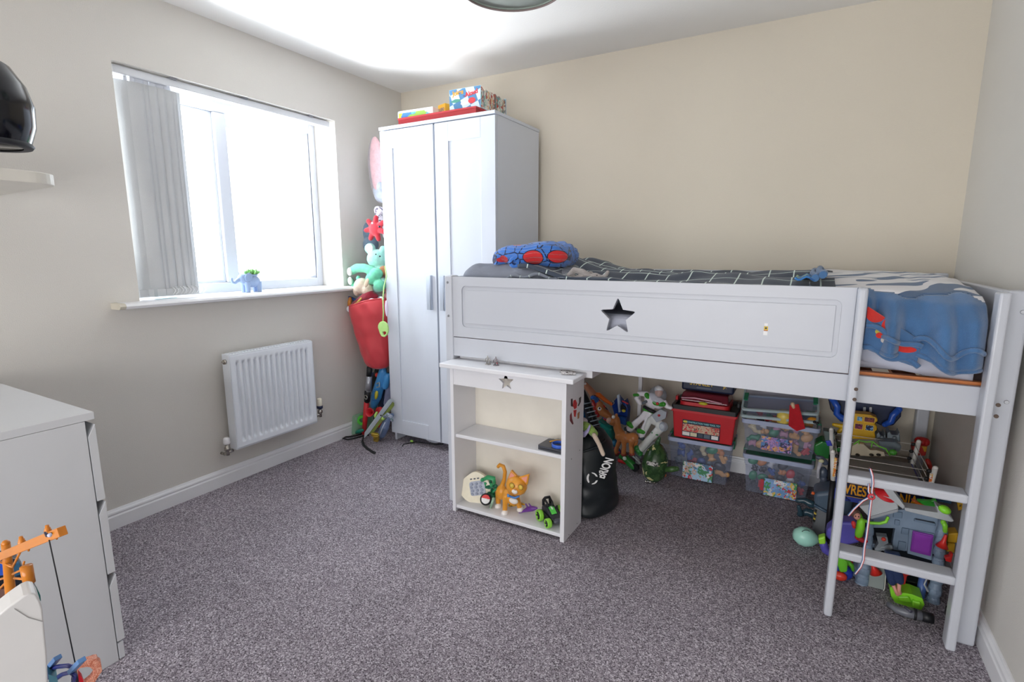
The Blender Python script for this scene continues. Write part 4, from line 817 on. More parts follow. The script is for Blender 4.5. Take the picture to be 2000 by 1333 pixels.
for u, v in ((1000, 949), (1017, 952.5)):
    m = MB(); ball(m, u, v, yc - .054, 5.4, 5.4, 3.2).build('eye', pls('D8B848', .2), h_); m = MB(); p = Q(u, v, yc - .058); k = kx(p); m.tube([p + Vector((5.6 * k * cos(a), 0, 5.6 * k * sin(a))) for a in [i * pi / 12 for i in range(24)]], .0011, 6, closed=True).build('eye_rim', pls('8A5A28'), h_)
m = MB(); ball(m, 1005, 961, yc - .055, 6.5, 4.5, 3.5).build('muzzle', WHV, h_); m = MB(); ball(m, 1006, 957.5, yc - .065, 1.8, 1.4, 1).build('nose', pls('C88A80'), h_)
m = MB(); limb(m, yc - .03, [(992, 967, 2), (998, 971, 2.2), (1006, 973, 2.2), (1013, 970, 2)]).build('collar', pls('4A80C8'), t); m = MB(); ball(m, 993, 969, yc - .045, 3).build('tag', pls('5A94D8'), t)
m = MB(); ball(m, 1003, 979, yc - .017, 10, 6, 5).build('bib', WHV, t)
for u, v, dy in ((973, 990, .035), (986, 1003, -.01), (1016, 996, .034)): m = MB(); ball(m, u, v - 1, yc + dy - .006, 6.6, 5.8, 8).build('paw', WHV, t)
t = T('yellow_black_toy', 'little yellow and black toy under the orange cat', 'toy', Q(1002, 990, -1.09)); m = MB(); limb(m, -1.075, [(995, 988, 2.5), (1005, 986, 3.5), (1016, 984, 3), (1024, 986, 1.5)]).build('body', patch('bee', ['E8B020', '2A2420', 'E8B020'], 60, seed=8), t)
t = T('purple_dinosaur', 'small purple toy dinosaur lying between the cat and the car', 'toy dinosaur', Q(1032, 998, -1.10)); m = MB(); limb(m, -1.10, [(1012, 1003, 1), (1020, 1000, 2), (1030, 996, 5), (1040, 994, 5.5), (1048, 993, 2.5)]); limb(m, -1.10, [(1030, 990, 2), (1027, 985, 1.5)]); limb(m, -1.10, [(1036, 989, 2), (1033, 984, 1.2)]); m.build('body', pls('6A3490'), t, remesh=.0022)
# car
t = T('toy_car', 'black stunt toy car with lime green wheels at the right of the bottom shelf', 'toy car', Q(1078, 1020, -1.10)); LM = pls('8AD040')
sd = Vector((.61, .79, 0)); fd = Vector((.80, -.60, 0)); XC = Matrix(((sd.x, fd.x, 0, 1.738), (sd.y, fd.y, 0, -1.080), (0, 0, 1, .0345), (0, 0, 0, 1)))
def cm(): m = MB(); m.X = XC; return m
m = cm().prism([(-.030, .020), (-.034, .050), (-.020, .066), (.018, .062), (.050, .044), (.078, .034), (.084, .024), (.070, .014), (-.010, .012)], .050, 'x', -.025); m.build('body', pls('30323A', .3), t, bevel=.005, seg=3)
for sx_3 in (-1, 1): cm().prism([(-.010, .018), (.0, .046), (.045, .040), (.062, .026), (.05, .016)], .012, 'x', sx_3 * .026 - (.012 if sx_3 < 0 else 0)).build('side_pod', BLK, t, bevel=.003)
cm().prism([(.004, .064), (.020, .0645), (.050, .0475), (.046, .044), (.018, .058), (.004, .060)], .026, 'x', -.013).build('green_panel', pls('62DC5A'), t, bevel=.001)
cm().prism([(.012, .0655), (.018, .0658), (.030, .0595), (.027, .0575)], .008, 'x', -.004).build('white_mark', pls('E0F0E0'), t)
cm().tube([(-.018, -.026, .058), (-.017, -.030, .082), (-.012, -.024, .094), (.012, -.024, .094), (.017, -.030, .082), (.018, -.026, .058)], .0065, 10).build('roll_bar', BLK, t)
cm().tube([(-.014, -.026, .090), (-.013, .0, .080), (-.012, .012, .064)], .005, 8).build('roll_strut', BLK, t); cm().tube([(.014, -.026, .090), (.013, .0, .080), (.012, .012, .064)], .005, 8).build('roll_strut', BLK, t)
cm().sph((0, .078, .026), (.024, .016, .013)).build('nose', pls('4A4C56', .3), t)
cm().prism([(.010, .060), (.022, .072), (.030, .056)], .006, 'x', .024).build('fin', BLK, t, bevel=.001)
for sx_3, fy, r in ((-.050, 0, .0265), (.050, 0, .0265), (-.044, .072, .0215), (.036, .068, .0205)):
    m = MB(); m.X = XC @ Matrix.Translation((sx_3, fy, r + .0005)) @ Euler((0, R(90), 0)).to_matrix().to_4x4(); X = m.X
    m.lathe([(r * .66, .010), (r * .92, .011), (r, .006), (r, -.006), (r * .92, -.011), (r * .66, -.010), (r * .66, .010)], 30); wh_ = m.build('wheel', LM, t)
    m = MB(); m.X = X; m.lathe([(0, .004), (r * .67, .004), (r * .67, -.004), (0, -.004)], 20)
    for i in range(5):
        a = i * 2 * pi / 5
        for zz in (.006, -.006): m.cone((0, 0, zz), (r * .64 * cos(a), r * .64 * sin(a), zz * 1.3), .0035, n=6)
    m.build('hub', BLK, wh_)
cm().cone((-.046, 0, .0265), (.046, 0, .0265), .005, n=10).cone((-.04, .07, .0215), (.034, .07, .0215), .004, n=10).build('axle', BLK, t)
# console on the middle shelf
t = T('handheld_console', 'dark grey handheld game console lying on the middle shelf', 'game console', (1.80, -1.12, .395)); m = MB(); m.X = Matrix.Translation((1.775, -1.11, .405)) @ Matrix.Rotation(R(-4), 4, 'Z')
m.prism(rrect(-.060, .062, -.052, .052, .01), .019, 'z', -.0095).build('case', pls('44464E', .4), t, bevel=.003); m2 = MB(); m2.X = m.X; m2.bx(-.045, .058, -.0535, -.050, -.002, .001).build('slot', BLK, t)
t = T('blue_wristband', 'blue ring-shaped wristband lying on the handheld console', 'wristband', (1.80, -1.13, .415)); m = MB(); m.lathe([(.030, 0), (.033, .001), (.033, .015), (.030, .016), (.029, .014), (.029, .002), (.030, 0)], 36, (1.804, -1.13, .4155)).build('band', pls('3A64C8', .3), t)
t = T('yellow_strip', 'thin yellow strip lying on the console beside the blue ring', 'strip', (1.77, -1.09, .415)); m = MB(); m.tube([(1.745, -1.10, .418), (1.765, -1.07, .418), (1.80, -1.06, .418)], .004, 8, flat=.5).build('strip', pls('E8A830'), t)
# on its top
for i, (u, v, c, lb) in enumerate(((953, 712, 'A8A4A0', 'tiny grey wire figure arching on the bookcase top'), (969, 714, '8E8488', 'tiny grey figure with a red speck beside the wire figure on the bookcase top'))):
    p = pt(u, v, z=.7455); t = T('miniature_figure', lb, 'figure', p); k = kx(p); m = MB(); m.lathe([(0, .002), (6 * k, .002), (6.5 * k, 0)], 16, p)
    m.tube([p + Vector((-3 * k, 0, 0)), p + Vector((-2 * k, 0, 7 * k)), p + Vector((0, 0, 12 * k)), p + Vector((-1 * k, 0, 17 * k))], .0026, 6)
    m.tube([p + Vector((4 * k, 0, 0)), p + Vector((3 * k, 0, 6 * k)), p + Vector((0, 0, 11 * k))], .0024, 6)
    m.tube([p + Vector((-6 * k, 0, 5 * k)), p + Vector((-5 * k, 0, 11 * k)), p + Vector((-1 * k, 0, 14 * k)), p + Vector((4 * k, 0, 11 * k)), p + Vector((6 * k, 0, 7 * k))], .002, 6); m.build('figure_body', M('A8A4A0' if not i else '8E8488', .3, .5), t)
    if i: MB().sph(p + Vector((3 * k, -.004, 5 * k)), .003, n=8).build('red_speck', pls('B03040'), t)
t = T('comic_booklet', 'orange and blue booklet lying on the bookcase top under the rail', 'booklet', (1.66, -1.07, .757)); m = MB(); m.box((1.64, -1.0, .7605), (.17, .15, .006), (0, 0, R(-6))).build('pages', patch('comic', ['C88A40', '4A5A80', 'D8B060', '8A6A58', '5A4A44'], 24, seed=4), t)
for i in range(3):
    t = T('game_card', ('white patterned card at the right end of the bookcase top, topmost', 'white patterned card under the topmost card on the bookcase top', 'white patterned card nearest the rail on the bookcase top')[i], 'card', (1.86, -1.1, .746)); m = MB()
    m.box((1.840 - .012 * i, -1.125 + .022 * i, .7465 + .0012 * (2 - i)), (.062, .045, .001), (0, 0, R(20 - 25 * i))); m.build('card', patch('card%d' % i, ['E6E2E0', 'DAD4D2', '5A4848', 'E8E6E4'], 60, seed=11 + i), t)
# stickers on the side of the bookcase
sx_ = 1.8585
for n_, (pts, col) in enumerate(([([(1120, 783), (1124, 781), (1127, 788), (1126, 797), (1122, 800), (1119, 793)], 'C8282C'), ([(1120, 802), (1126, 801), (1124, 815), (1121, 814)], 'D03838'), ([(1115, 780), (1118, 779), (1119, 795), (1115, 794)], '3A3034'), ([(1131, 778), (1135, 775), (1134, 786), (1130, 794), (1128, 793), (1131, 787)], '2E3034'), ([(1113, 812), (1116, 806), (1117, 818), (1120, 828), (1118, 830), (1113, 822)], '7A2830'), ([(1128, 808), (1132, 804), (1131, 817), (1128, 819)], 'B07848')])):
    q = [pt(u, v, x=sx_) for u, v in pts]; m = MB(); m.prism([(a.y, a.z) for a in q], .0006, 'x', sx_); m.build('sticker', pls(col), sp_)
# ================================================================ UNDER THE BED, LEFT: bag and figures
BG = M('1C2226', .42, bump=.4, bscale=9, var=.15, vscale=6, name='black_nylon')
t = T('kit_bag', 'black nylon sports bag with a white logo slumped beside the bookcase', 'bag', (1.90, -.80, 0))
def bag(s, tt):
    a = 2 * pi * s; z = .004 + .385 * tt; r = lerpt([0, .05, .3, .6, .85, .97, 1], [.82, .98, 1.0, .93, .80, .60, .3], tt); w_ = 1 + .035 * sin(3 * a + 9 * tt) + .05 * nz(cos(a) * 1.5, tt * 5, 1.5, 6)
    return ((1.850 - .03 * tt + .118 * r * cos(a) * w_), -.80 + .01 * tt + .165 * r * sin(a) * w_, z)
m = MB(); m.grid(bag, 64, 40, closed_u=True); m.build('bag_body', BG, t, recalc=False, solid=.003)
m = MB(); limb(m, -.86, [(1140, 846, 5), (1150, 842, 6), (1157, 852, 5)]).build('grab_handle', BG, t)
m = MB(); m.tube([Vector(bag(i / 30, .5 + .45 * i / 30)) + Vector((.004, -.004, 0)) for i in range(18, 30)], .006, 8).build('seam', BG, t)
WP = M('DEDEDE', .5, var=0)
def onbag(u, v):
    best = None; d = (pt(u, v, y=-.5) - CAM).normalized()
    for i in range(0, 100):
        for j in range(0, 60):
            q = Vector(bag(i / 100, j / 60)); w_ = q - CAM; dd = (w_ - d * w_.dot(d)).length
            if dd < .006 and (best is None or w_.length < best[0]): best = (w_.length, q)
    return (best[1] if best else Q(u, v, -.9)) - d * .022
p = onbag(1158, 936); nrm = (CAM - p); nrm.z *= .4; nrm.normalize(); XB = Matrix.Translation(p) @ nrm.to_track_quat('Z', 'Y').to_matrix().to_4x4(); k = kx(p)
m = MB(); m.X = XB
arcs = lambda a0, a1: [(11 * k * cos(a), 11.5 * k * sin(a)) for a in [a0 + (a1 - a0) * i / 10 for i in range(11)]]
for a0, a1 in ((R(20), R(100)), (R(130), R(235)), (R(265), R(345))):
    o_ = arcs(a0, a1); i_ = [(x * .55 + .15 * (o_[0][0] * (1 - f) + o_[-1][0] * f), y * .70 + .15 * (o_[0][1] * (1 - f) + o_[-1][1] * f)) for (x, y), f in zip(o_, [i / 10 for i in range(11)])]
    m = MB(); m.X = XB; m.prism(o_ + i_[::-1][1:-1], .002, 'z', 0); m.build('logo', WP, t)
p = onbag(1184, 916); p = p + (CAM - p).normalized() * .014; nrm = (CAM - p); nrm.z *= .4; nrm.normalize(); XB = Matrix.Translation(p) @ nrm.to_track_quat('Z', 'Y').to_matrix().to_4x4() @ Matrix.Rotation(R(66), 4, 'Z')
text('BRION', .050, XB, WP, t, fit=(.112, .040), bold=.0014, shear=-.35)
t = T('folded_umbrella', 'folded black umbrella with wrapped bands standing behind the kit bag', 'umbrella', Q(1180, 885, -.60)); UM = M('14181E', .35, bump=.8, bscale=60, var=.2)
m = MB(); limb(m, -.56, [(1138, 762, 4, -.52), (1146, 790, 9), (1156, 820, 11), (1168, 850, 10), (1177, 880, 8), (1181, 892, 6)]).build('canopy', UM, t, remesh=.004)
for i in range(7): m = MB(); limb(m, -.60, [(1140 + i * 3.4, 790 + i * 8.5, 1.2), (1156 + i * 3.2, 786 + i * 8.5, 1.2)], 6).build('band', M('8A94A0', .3), t)
soft('blue_foil_toy', 'dark blue shiny cloth toy crumpled behind the bookcase side', 'toy', -.55, [('b', (1140, 805, 11, 20)), ('b', (1150, 822, 11, 8))], M('1E5A8A', .3, bump=.8, bscale=50))
t = soft('long_leg_doll', 'soft doll with a lime sleeve and long cream leg over the kit bag', 'doll', -.93, [('l', [(1160, 850, 5), (1170, 868, 4.5), (1178, 888, 4.5)])], plush('D8C4B0'), pname='leg', vox=.004)
m = MB(); limb(m, -.90, [(1142, 832, 9), (1152, 838, 9), (1161, 848, 8)]).build('sleeve', plush('9CC060'), t, remesh=.004); m = MB(); limb(m, -.94, [(1140, 850, 5), (1148, 842, 3), (1152, 832, 2)]).build('scarf', plush('B8B0E0'), t)
m = MB(); ball(m, 1140, 824, -.88, 8, 8).build('hair', plush('D8D0D4'), t)
# colourful parrot-like figure etc.
t = T('teal_tub', 'smooth teal plastic tub behind the toy horses', 'tub', Q(1180, 880, -.25)); m = MB(); slab(m, -.30, [(1164, 822), (1198, 838), (1196, 860), (1186, 884), (1172, 884), (1166, 850)], .14); m.build('tub', pls('1E8478', .25), t, bevel=.02, seg=4)
y2 = -.30
t = soft('bird_toy', 'long orange, red and blue toy bird lying at the top of the figure heap', 'toy', y2, [('l', [(1143, 752, 6), (1152, 762, 7), (1160, 772, 8)])], pls('C88868'), vox=.004, pname='head')
m = MB(); limb(m, y2, [(1157, 772, 6), (1170, 772, 5), (1182, 782, 4), (1194, 790, 3)]).build('wing', pls('E06A20'), t); m = MB(); limb(m, y2 - .02, [(1160, 778, 7), (1168, 790, 8), (1178, 802, 9), (1186, 815, 9)]).build('body', patch('bird', ['D83828', '2A5AA8', 'E8B830', 'D83828', '2A6AB8', '3A3A4A'], 30, seed=6), t, remesh=.004)
m = MB(); limb(m, y2 - .04, [(1158, 785, 4), (1164, 800, 5), (1168, 812, 4)]).build('red_arm', pls('B82C28'), t); m = MB(); ball(m, 1143, 750, y2 - .04, 2.5).build('eye', pls('F0F0F0'), t); m = MB(); ball(m, 1158, 777, y2 - .05, 5, 4).build('blue_claw', pls('2A6AC8'), t)
t = T('blue_robot', 'angular dark blue toy robot vehicle leaning on the wall among the figures', 'toy robot', Q(1210, 825, -.2)); RB = pls('1C3E90', .25)
m = MB(); slab(m, -.22, [(1194, 790), (1206, 776), (1216, 790), (1220, 782), (1226, 800), (1224, 828), (1212, 824), (1200, 812)], .06); m.build('body', RB, t, bevel=.004)
m = MB(); slab(m, -.24, [(1205, 773), (1209, 771), (1211, 806), (1208, 806)], .02).build('white_stripe', pls('C8D8F0'), t); m = MB(); slab(m, -.235, [(1213, 790), (1222, 797), (1220, 806), (1212, 800)], .02).build('dark_window', BLK, t, bevel=.002)
m = MB(); ball(m, 1218, 803, -.25, 4, 3).build('yellow_lamp', pls('D8C848'), t); m = MB(); limb(m, -.25, [(1216, 784, 1.5), (1226, 789, 1.5)], 6).build('red_fin', pls('C83040'), t); m = MB(); p = Q(1196, 787, -.25); m.tube([p + Vector((.010 * cos(a), 0, .010 * sin(a))) for a in [i * pi / 6 for i in range(12)]], .003, 6, closed=True).build('wheel', pls('A8A8A0'), t)
m = MB(); slab(m, -.26, [(1203, 812), (1222, 818), (1222, 832), (1206, 826)], .03).build('leg', pls('20529A'), t, bevel=.003)
HB = pls('B87440', .3); HH = pls('8A3828'); HM = pls('D8B0A0')
t = T('toy_horse', 'glossy brown toy horse standing in front of the heap of figures', 'toy horse', Q(1215, 888, -.34)); yh = -.36
m = MB(); limb(m, yh, [(1203, 820, 8), (1206, 838, 8), (1212, 850, 10)]); limb(m, yh, [(1212, 852, 12), (1228, 856, 10), (1238, 855, 10)]); ball(m, 1196, 824, yh - .01, 9, 8)
limb(m, yh - .02, [(1218, 858, 6), (1219, 872, 4), (1218, 885, 5)]); limb(m, yh + .02, [(1210, 862, 5), (1205, 874, 4), (1203, 884, 5)]); limb(m, yh - .02, [(1234, 862, 6), (1232, 872, 4), (1234, 884, 5)]); limb(m, yh + .03, [(1242, 862, 5), (1240, 872, 4), (1240, 880, 4)]); m.build('body', HB, t, remesh=.003)
m = MB(); ball(m, 1190, 822, yh - .02, 6, 6).build('muzzle', HM, t, remesh=0); m = MB(); ball(m, 1198, 815, yh - .035, 3.5).build('eye', pls('F2F2F2'), t); m = MB(); ball(m, 1204, 812, yh, 3, 4).build('ear', HB, t)
for u, v, dy in ((1218, 888, -.02), (1203, 887, .02), (1234, 887, -.02)): m = MB(); ball(m, u, v, yh + dy, 6, 4, 5).build('hoof', HH, t)
m = MB(); limb(m, yh - .01, [(1222, 844, 2), (1224, 856, 2.5), (1222, 868, 2)]).build('saddle_band', pls('A08070'), t)
t = T('horse_head_toy', 'brown toy horse with a big white eye behind the standing horse', 'toy horse', Q(1180, 800, -.30)); m = MB(); limb(m, -.34, [(1170, 796, 7), (1178, 806, 9), (1190, 814, 7), (1196, 820, 6)]); ball(m, 1172, 790, -.34, 7, 6); m.build('body', HB, t, remesh=.004)
m = MB(); ball(m, 1171, 799, -.385, 3.8).build('eye', pls('F4F4F4'), t); m = MB(); ball(m, 1171, 798, -.395, 1.8).build('pupil', BLK, t)
t = T('cap_figure', 'small toy figure in a light blue cap and red clothes below the standing horse', 'figure', Q(1205, 885, -.26)); m = MB(); ball(m, 1200, 866, -.27, 8, 8).build('cap', pls('3A8AB8'), t); m = MB(); limb(m, -.26, [(1200, 874, 6), (1208, 884, 7)]).build('body', patch('capfig', ['C83038', '2A5AA0', 'C83038'], 40, seed=3), t, remesh=.003)
t = T('wheeled_green_toy', 'green toy vehicle with a dark wheel on the carpet in front of the horse', 'toy', pt(1235, 925, z=0)); yv = -.30
m = MB(); limb(m, yv, [(1213, 892, 5), (1222, 896, 7), (1232, 906, 8), (1240, 914, 7)]).build('body', pls('2E8A3A'), t, remesh=.003); m = MB(); p = Q(1239, 915, yv - .02); m.cone(p, p + Vector((.005, .02, 0)), 7.5 * kx(p), n=20).build('wheel', BLK, t); m = MB(); ball(m, 1220, 896, yv - .035, 4, 4, 2).build('eye', pls('D8E8D8'), t)
m = MB(); limb(m, yv + .01, [(1210, 900, 4), (1222, 904, 4)]).build('red_bumper', pls('C82828'), t); m = MB(); limb(m, yv - .01, [(1237, 892, 2), (1250, 905, 2)], 6).build('silver_bar', pls('A8B0B0', .3), t)
# two space figures
def spaceman(name, label, y, q, col, band, foot):
    t = T(name, label, 'figure', Q(*q['foot'], y)); Wm = pls(col, .25); G = pls(band, .3)
    m = MB()
    for l in q['limbs']: limb(m, y, l)
    for b_ in q['balls']: ball(m, *b_[:2], y, *b_[2:])
    m.build('suit', Wm, t, remesh=.003)
    for l in q['green']: m = MB(); limb(m, y - .012, l).build('green_band', G, t)
    for l in q['feet']: m = MB(); limb(m, y - .006, l).build('boot_sole', pls(foot), t)
    return t
t = spaceman('space_figure', 'white and green astronaut figure with a clear dome helmet sitting high in the heap', -.30,
    dict(foot=(1230, 840), limbs=[[(1266, 803, 7), (1252, 818, 6), (1236, 832, 7), (1230, 838, 8)], [(1270, 806, 7), (1264, 825, 6), (1257, 842, 7), (1252, 850, 8)], [(1262, 770, 6), (1248, 769, 5), (1243, 778, 5), (1250, 788, 5)], [(1298, 786, 5), (1303, 795, 5), (1310, 797, 4)]], balls=[(1272, 782, 14, 15, 10), (1286, 788, 12, 12, 9), (1268, 798, 11, 7, 8)],
    green=[[(1263, 772, 5), (1272, 783, 5), (1284, 790, 5), (1296, 790, 5)], [(1228, 828, 5), (1234, 833, 5)], [(1248, 842, 5), (1256, 844, 5)], [(1239, 772, 3), (1246, 772, 3)], [(1258, 800, 3), (1276, 806, 3)]], feet=[[(1222, 838, 4), (1228, 843, 5)], [(1246, 853, 4), (1254, 856, 5)]]), 'ECE8EE', '3E9A30', '4E5A60')
m = MB(); ball(m, 1287, 766, -.31, 8, 10, 8).build('head', pls('D8A088'), t); m = MB(); ball(m, 1287, 761, -.305, 9, 8, 9).build('hood', pls('DADCE0'), t); m = MB(); limb(m, -.335, [(1258, 795, 3), (1270, 802, 4), (1280, 806, 3)]).build('belt', BLK, t)
CLR = bpy.data.materials.new('clear_plastic'); CLR.use_nodes = True; g = CLR.node_tree; g.nodes.clear(); o_ = g.nodes.new('ShaderNodeOutputMaterial'); t_ = g.nodes.new('ShaderNodeBsdfTransparent'); gl_ = g.nodes.new('ShaderNodeBsdfPrincipled'); gl_.inputs['Base Color'].default_value = (.62, .68, .76, 1); gl_.inputs['Roughness'].default_value = .15
t_.inputs[0].default_value = (.9, .93, .97, 1); mx_ = g.nodes.new('ShaderNodeMixShader'); mx_.inputs[0].default_value = .2; g.links.new(t_.outputs[0], mx_.inputs[1]); g.links.new(gl_.outputs[0], mx_.inputs[2]); g.links.new(mx_.outputs[0], o_.inputs[0])
m = MB(); ball(m, 1285, 772, -.30, 17, 18, 15, n=24).build('dome', CLR, t); m = MB(); ball(m, 1284, 789, -.332, 3).build('red_button', pls('C83028'), t)
m = MB(); limb(m, -.325, [(1256, 788, 3), (1262, 785, 3)]).build('grey_trim', pls('6A7078'), t)
t = spaceman('white_space_figure', 'second white and grey astronaut figure lying upside down below the first', -.33,
    dict(foot=(1240, 890), limbs=[[(1284, 840, 7), (1272, 855, 7), (1260, 868, 8), (1250, 878, 8)], [(1292, 838, 6), (1280, 852, 5), (1270, 860, 4)], [(1270, 820, 6), (1262, 838, 5)]], balls=[(1280, 820, 12, 12, 9), (1290, 832, 10, 10, 9)],
    green=[[(1244, 876, 6), (1250, 886, 6)], [(1274, 846, 2), (1284, 850, 2)]], feet=[[(1240, 884, 4), (1250, 892, 5)]]), 'D8DAD8', '3A8A48', '5A6268')
m = MB(); slab(m, -.36, [(1272, 812), (1290, 800), (1302, 806), (1300, 818), (1282, 826)], .03).build('grey_pack', pls('A0A6B0'), t, bevel=.003); m = MB(); ball(m, 1287, 812, -.365, 2.5).build('red_button', pls('B83038'), t)
m = MB(); ball(m, 1296, 834, -.36, 9, 10, 6).build('dome', CLR, t)
soft('stone_toy', 'grey-brown lumpy toy wedged between the legs of the astronaut figures', 'toy', -.22, [('b', (1248, 822, 7, 10)), ('b', (1256, 812, 6, 6)), ('b', (1244, 835, 6, 7))], pls('8A8478'), vox=.004)
# camouflage toy
CAMO = patch('camo', ['34502E', '2C4628', '34502E', '3E5A34', 'D0C890', '2C4628', '34502E'], 34, .25, seed=2)
t = T('camouflage_bomb', 'egg-shaped dark green camouflage toy with pale splashes on the carpet', 'toy', pt(1280, 944, z=0)); yq = -.40
p = Q(1280, 905, yq); k = kx(p); m = MB(); m.lathe([(0, -39 * k), (10 * k, -36 * k), (20 * k, -26 * k), (25 * k, -8 * k), (24 * k, 8 * k), (19 * k, 24 * k), (10 * k, 36 * k), (4 * k, 40 * k), (0, 40 * k)], 36, p, (R(-6), R(4), 0)); m.build('body', CAMO, t)
m = MB(); limb(m, yq, [(1284, 866, 5), (1288, 856, 3)]).build('neck', pls('3A5A38'), t); m = MB(); limb(m, yq - .02, [(1300, 918, 5), (1312, 917, 6), (1322, 916, 5)]).build('fin', pls('3E5E32'), t)
m = MB(); p2 = Q(1276, 907, yq - .070); m.X = Matrix.Translation(p2) @ Matrix.Rotation(.12, 4, 'X'); m.bx(-.035, .025, -.002, .002, -.011, .011).build('badge', patch('badge', ['B8B8B0', '3A3A38', 'D0CCC8'], 60, seed=5), t)
t = T('silver_bar_toy', 'small silver bar toy on the carpet in front of the camouflage toy', 'toy', pt(1268, 941, z=0)); m = MB(); a, b2 = pt(1262, 941, z=.012), pt(1278, 943, z=.012); m.cone(a, b2, .005).sph(a, .008).sph(b2, .008).build('bar', CHR, t)
t = T('orange_ball', 'small orange ball under the camouflage toy fin', 'toy', pt(1297, 930, z=0)); m = MB(); m.sph(pt(1297, 928, z=.016), .013).build('knob', pls('D87030'), t)

# ================================================================ UNDER THE BED, MIDDLE: storage boxes
BOXC = bpy.data.materials.new('clear_box_plastic'); BOXC.use_nodes = True; g = BOXC.node_tree; g.nodes.clear(); o_ = g.nodes.new('ShaderNodeOutputMaterial'); t_ = g.nodes.new('ShaderNodeBsdfTransparent'); gl_ = g.nodes.new('ShaderNodeBsdfPrincipled'); gl_.inputs['Base Color'].default_value = (.55, .60, .74, 1); gl_.inputs['Roughness'].default_value = .2
t_.inputs[0].default_value = (.88, .90, .97, 1); mx_ = g.nodes.new('ShaderNodeMixShader'); mx_.inputs[0].default_value = .17; g.links.new(t_.outputs[0], mx_.inputs[1]); g.links.new(gl_.outputs[0], mx_.inputs[2]); g.links.new(mx_.outputs[0], o_.inputs[0])
RIMC = M('B4BEDA', .25, alpha=.85, var=0, name='translucent_rim'); GLID = pls('1E7A58', .3)
def clearbox(name, label, x0, x1, y0, y1, z0, z1, lid=True):
    t = T(name, label, 'storage box', ((x0 + x1) / 2, (y0 + y1) / 2, z0)); tp = .018; m = MB(); th = .0025
    def ring(z, e): return [(x0 - e + tp, y0 - e + tp, z), (x1 + e - tp, y0 - e + tp, z), (x1 + e - tp, y1 + e - tp, z), (x0 - e + tp, y1 + e - tp, z)]
    L = [ring(z0, 0), ring(z0 + (z1 - z0) * .78, tp * .6), ring(z0 + (z1 - z0) * .78, tp * .85), ring(z1, tp)]
    vs = [q for l in L for q in l]; fs = [(0, 1, 2, 3)] + [(4 * a + i, 4 * a + (i + 1) % 4, 4 * a + 4 + (i + 1) % 4, 4 * a + 4 + i) for a in range(3) for i in range(4)]
    m.add(vs, fs); m.build('box_body', BOXC, t, bevel=.006)
    m = MB(); m.prism(rrect(x0 - .008, x1 + .008, y0 - .008, y1 + .008, .02), .022, 'z', z1 - .012, [rrect(x0 + .004, x1 - .004, y0 + .004, y1 - .004, .014)[::-1]]); m.build('rim', RIMC, t, bevel=.004)
    for xx in (x0 - .012, x1 - .006): MB().bx(xx, xx + .018, (y0 + y1) / 2 - .04, (y0 + y1) / 2 + .04, z1 - .03, z1 + .016).build('clip', GLID, t, bevel=.004)
    if lid: m = MB(); m.prism(rrect(x0 + .005, x1 - .005, y0 + .005, y1 - .005, .014), .004, 'z', z1 + .002); m.build('lid', GLID, t)
    return t
ORD = ['first', 'second', 'third', 'fourth', 'fifth', 'sixth', 'seventh', 'eighth', 'ninth']
CN = {'E0A868': 'tan', 'D8C8A0': 'cream', '3A5AA0': 'blue', 'C83038': 'red', '2E8A60': 'green', '3A3A44': 'black', 'D88848': 'orange', 'E0E0E4': 'white', '8A5A48': 'brown', '7A8A98': 'grey', 'D8B840': 'yellow', 'C890A8': 'pink'}
def filler(x0, x1, y0, y1, z0, z1, n, cols, labels, seed, grp, hold):
    rnd = random.Random(seed); a = {12: 6, 20: 5, 22: 6, 24: 6}[n]; rows = (n + a - 1) // a
    for i in range(n):
        row = i // a; cx_ = x0 + (x1 - x0) * ((i % a) + .5 + .3 * (rnd.random() - .5)) / a; cz = z0 + (z1 - z0) * (row + .5) / rows
        r = .66 * (x1 - x0) / a; cy_ = y0 + .026 + rnd.random() * .012; c = cols[rnd.randrange(len(cols))]; m = MB(); kind = rnd.randrange(5); f = min(1, (z1 - z0) / rows / r * .9)
        m.X = Matrix.Translation((cx_, cy_, cz)) @ Matrix.Diagonal((1, .55, f, 1)) @ Euler((rnd.random() * .6, rnd.random() * 3, rnd.random() * .6)).to_matrix().to_4x4()
        if kind == 0: m.sph((0, 0, 0), (r * .95, r * .6, r * .7), n=14)
        elif kind == 1: m.tube([(-r, 0, 0), (-r * .4, 0, r * .4), (r * .3, 0, 0), (r, 0, r * .3)], [r * .3, r * .5, r * .4, r * .25], 8); m.sph((r * .9, 0, r * .3), r * .4, n=10)
        elif kind == 2: m.box((0, 0, 0), (r * 1.4, r * .8, r * .6)); m.cone((0, 0, 0), (0, 0, r * .7), r * .3)
        elif kind == 3: m.sph((0, 0, r * .3), r * .45, n=12); m.tube([(0, 0, 0), (0, 0, -r * .6)], [r * .4, r * .3], 10); m.tube([(-r * .6, 0, -r * .1), (0, 0, -r * .1), (r * .6, 0, .1 * r)], r * .16, 8)
        else: m.lathe([(0, -r * .6), (r * .6, -r * .5), (r * .35, r * .1), (r * .7, r * .5), (0, r * .6)], 12)
        o = m.build('toy_piece', pls(c), None, bevel=.002 if kind == 2 else 0)
        tag(o, '%s toy piece, %s from left, %s %s' % (CN[c], ORD[i % a], ['bottom row', 'second row', 'third row', 'fourth row'][row], hold), 'toy', grp)
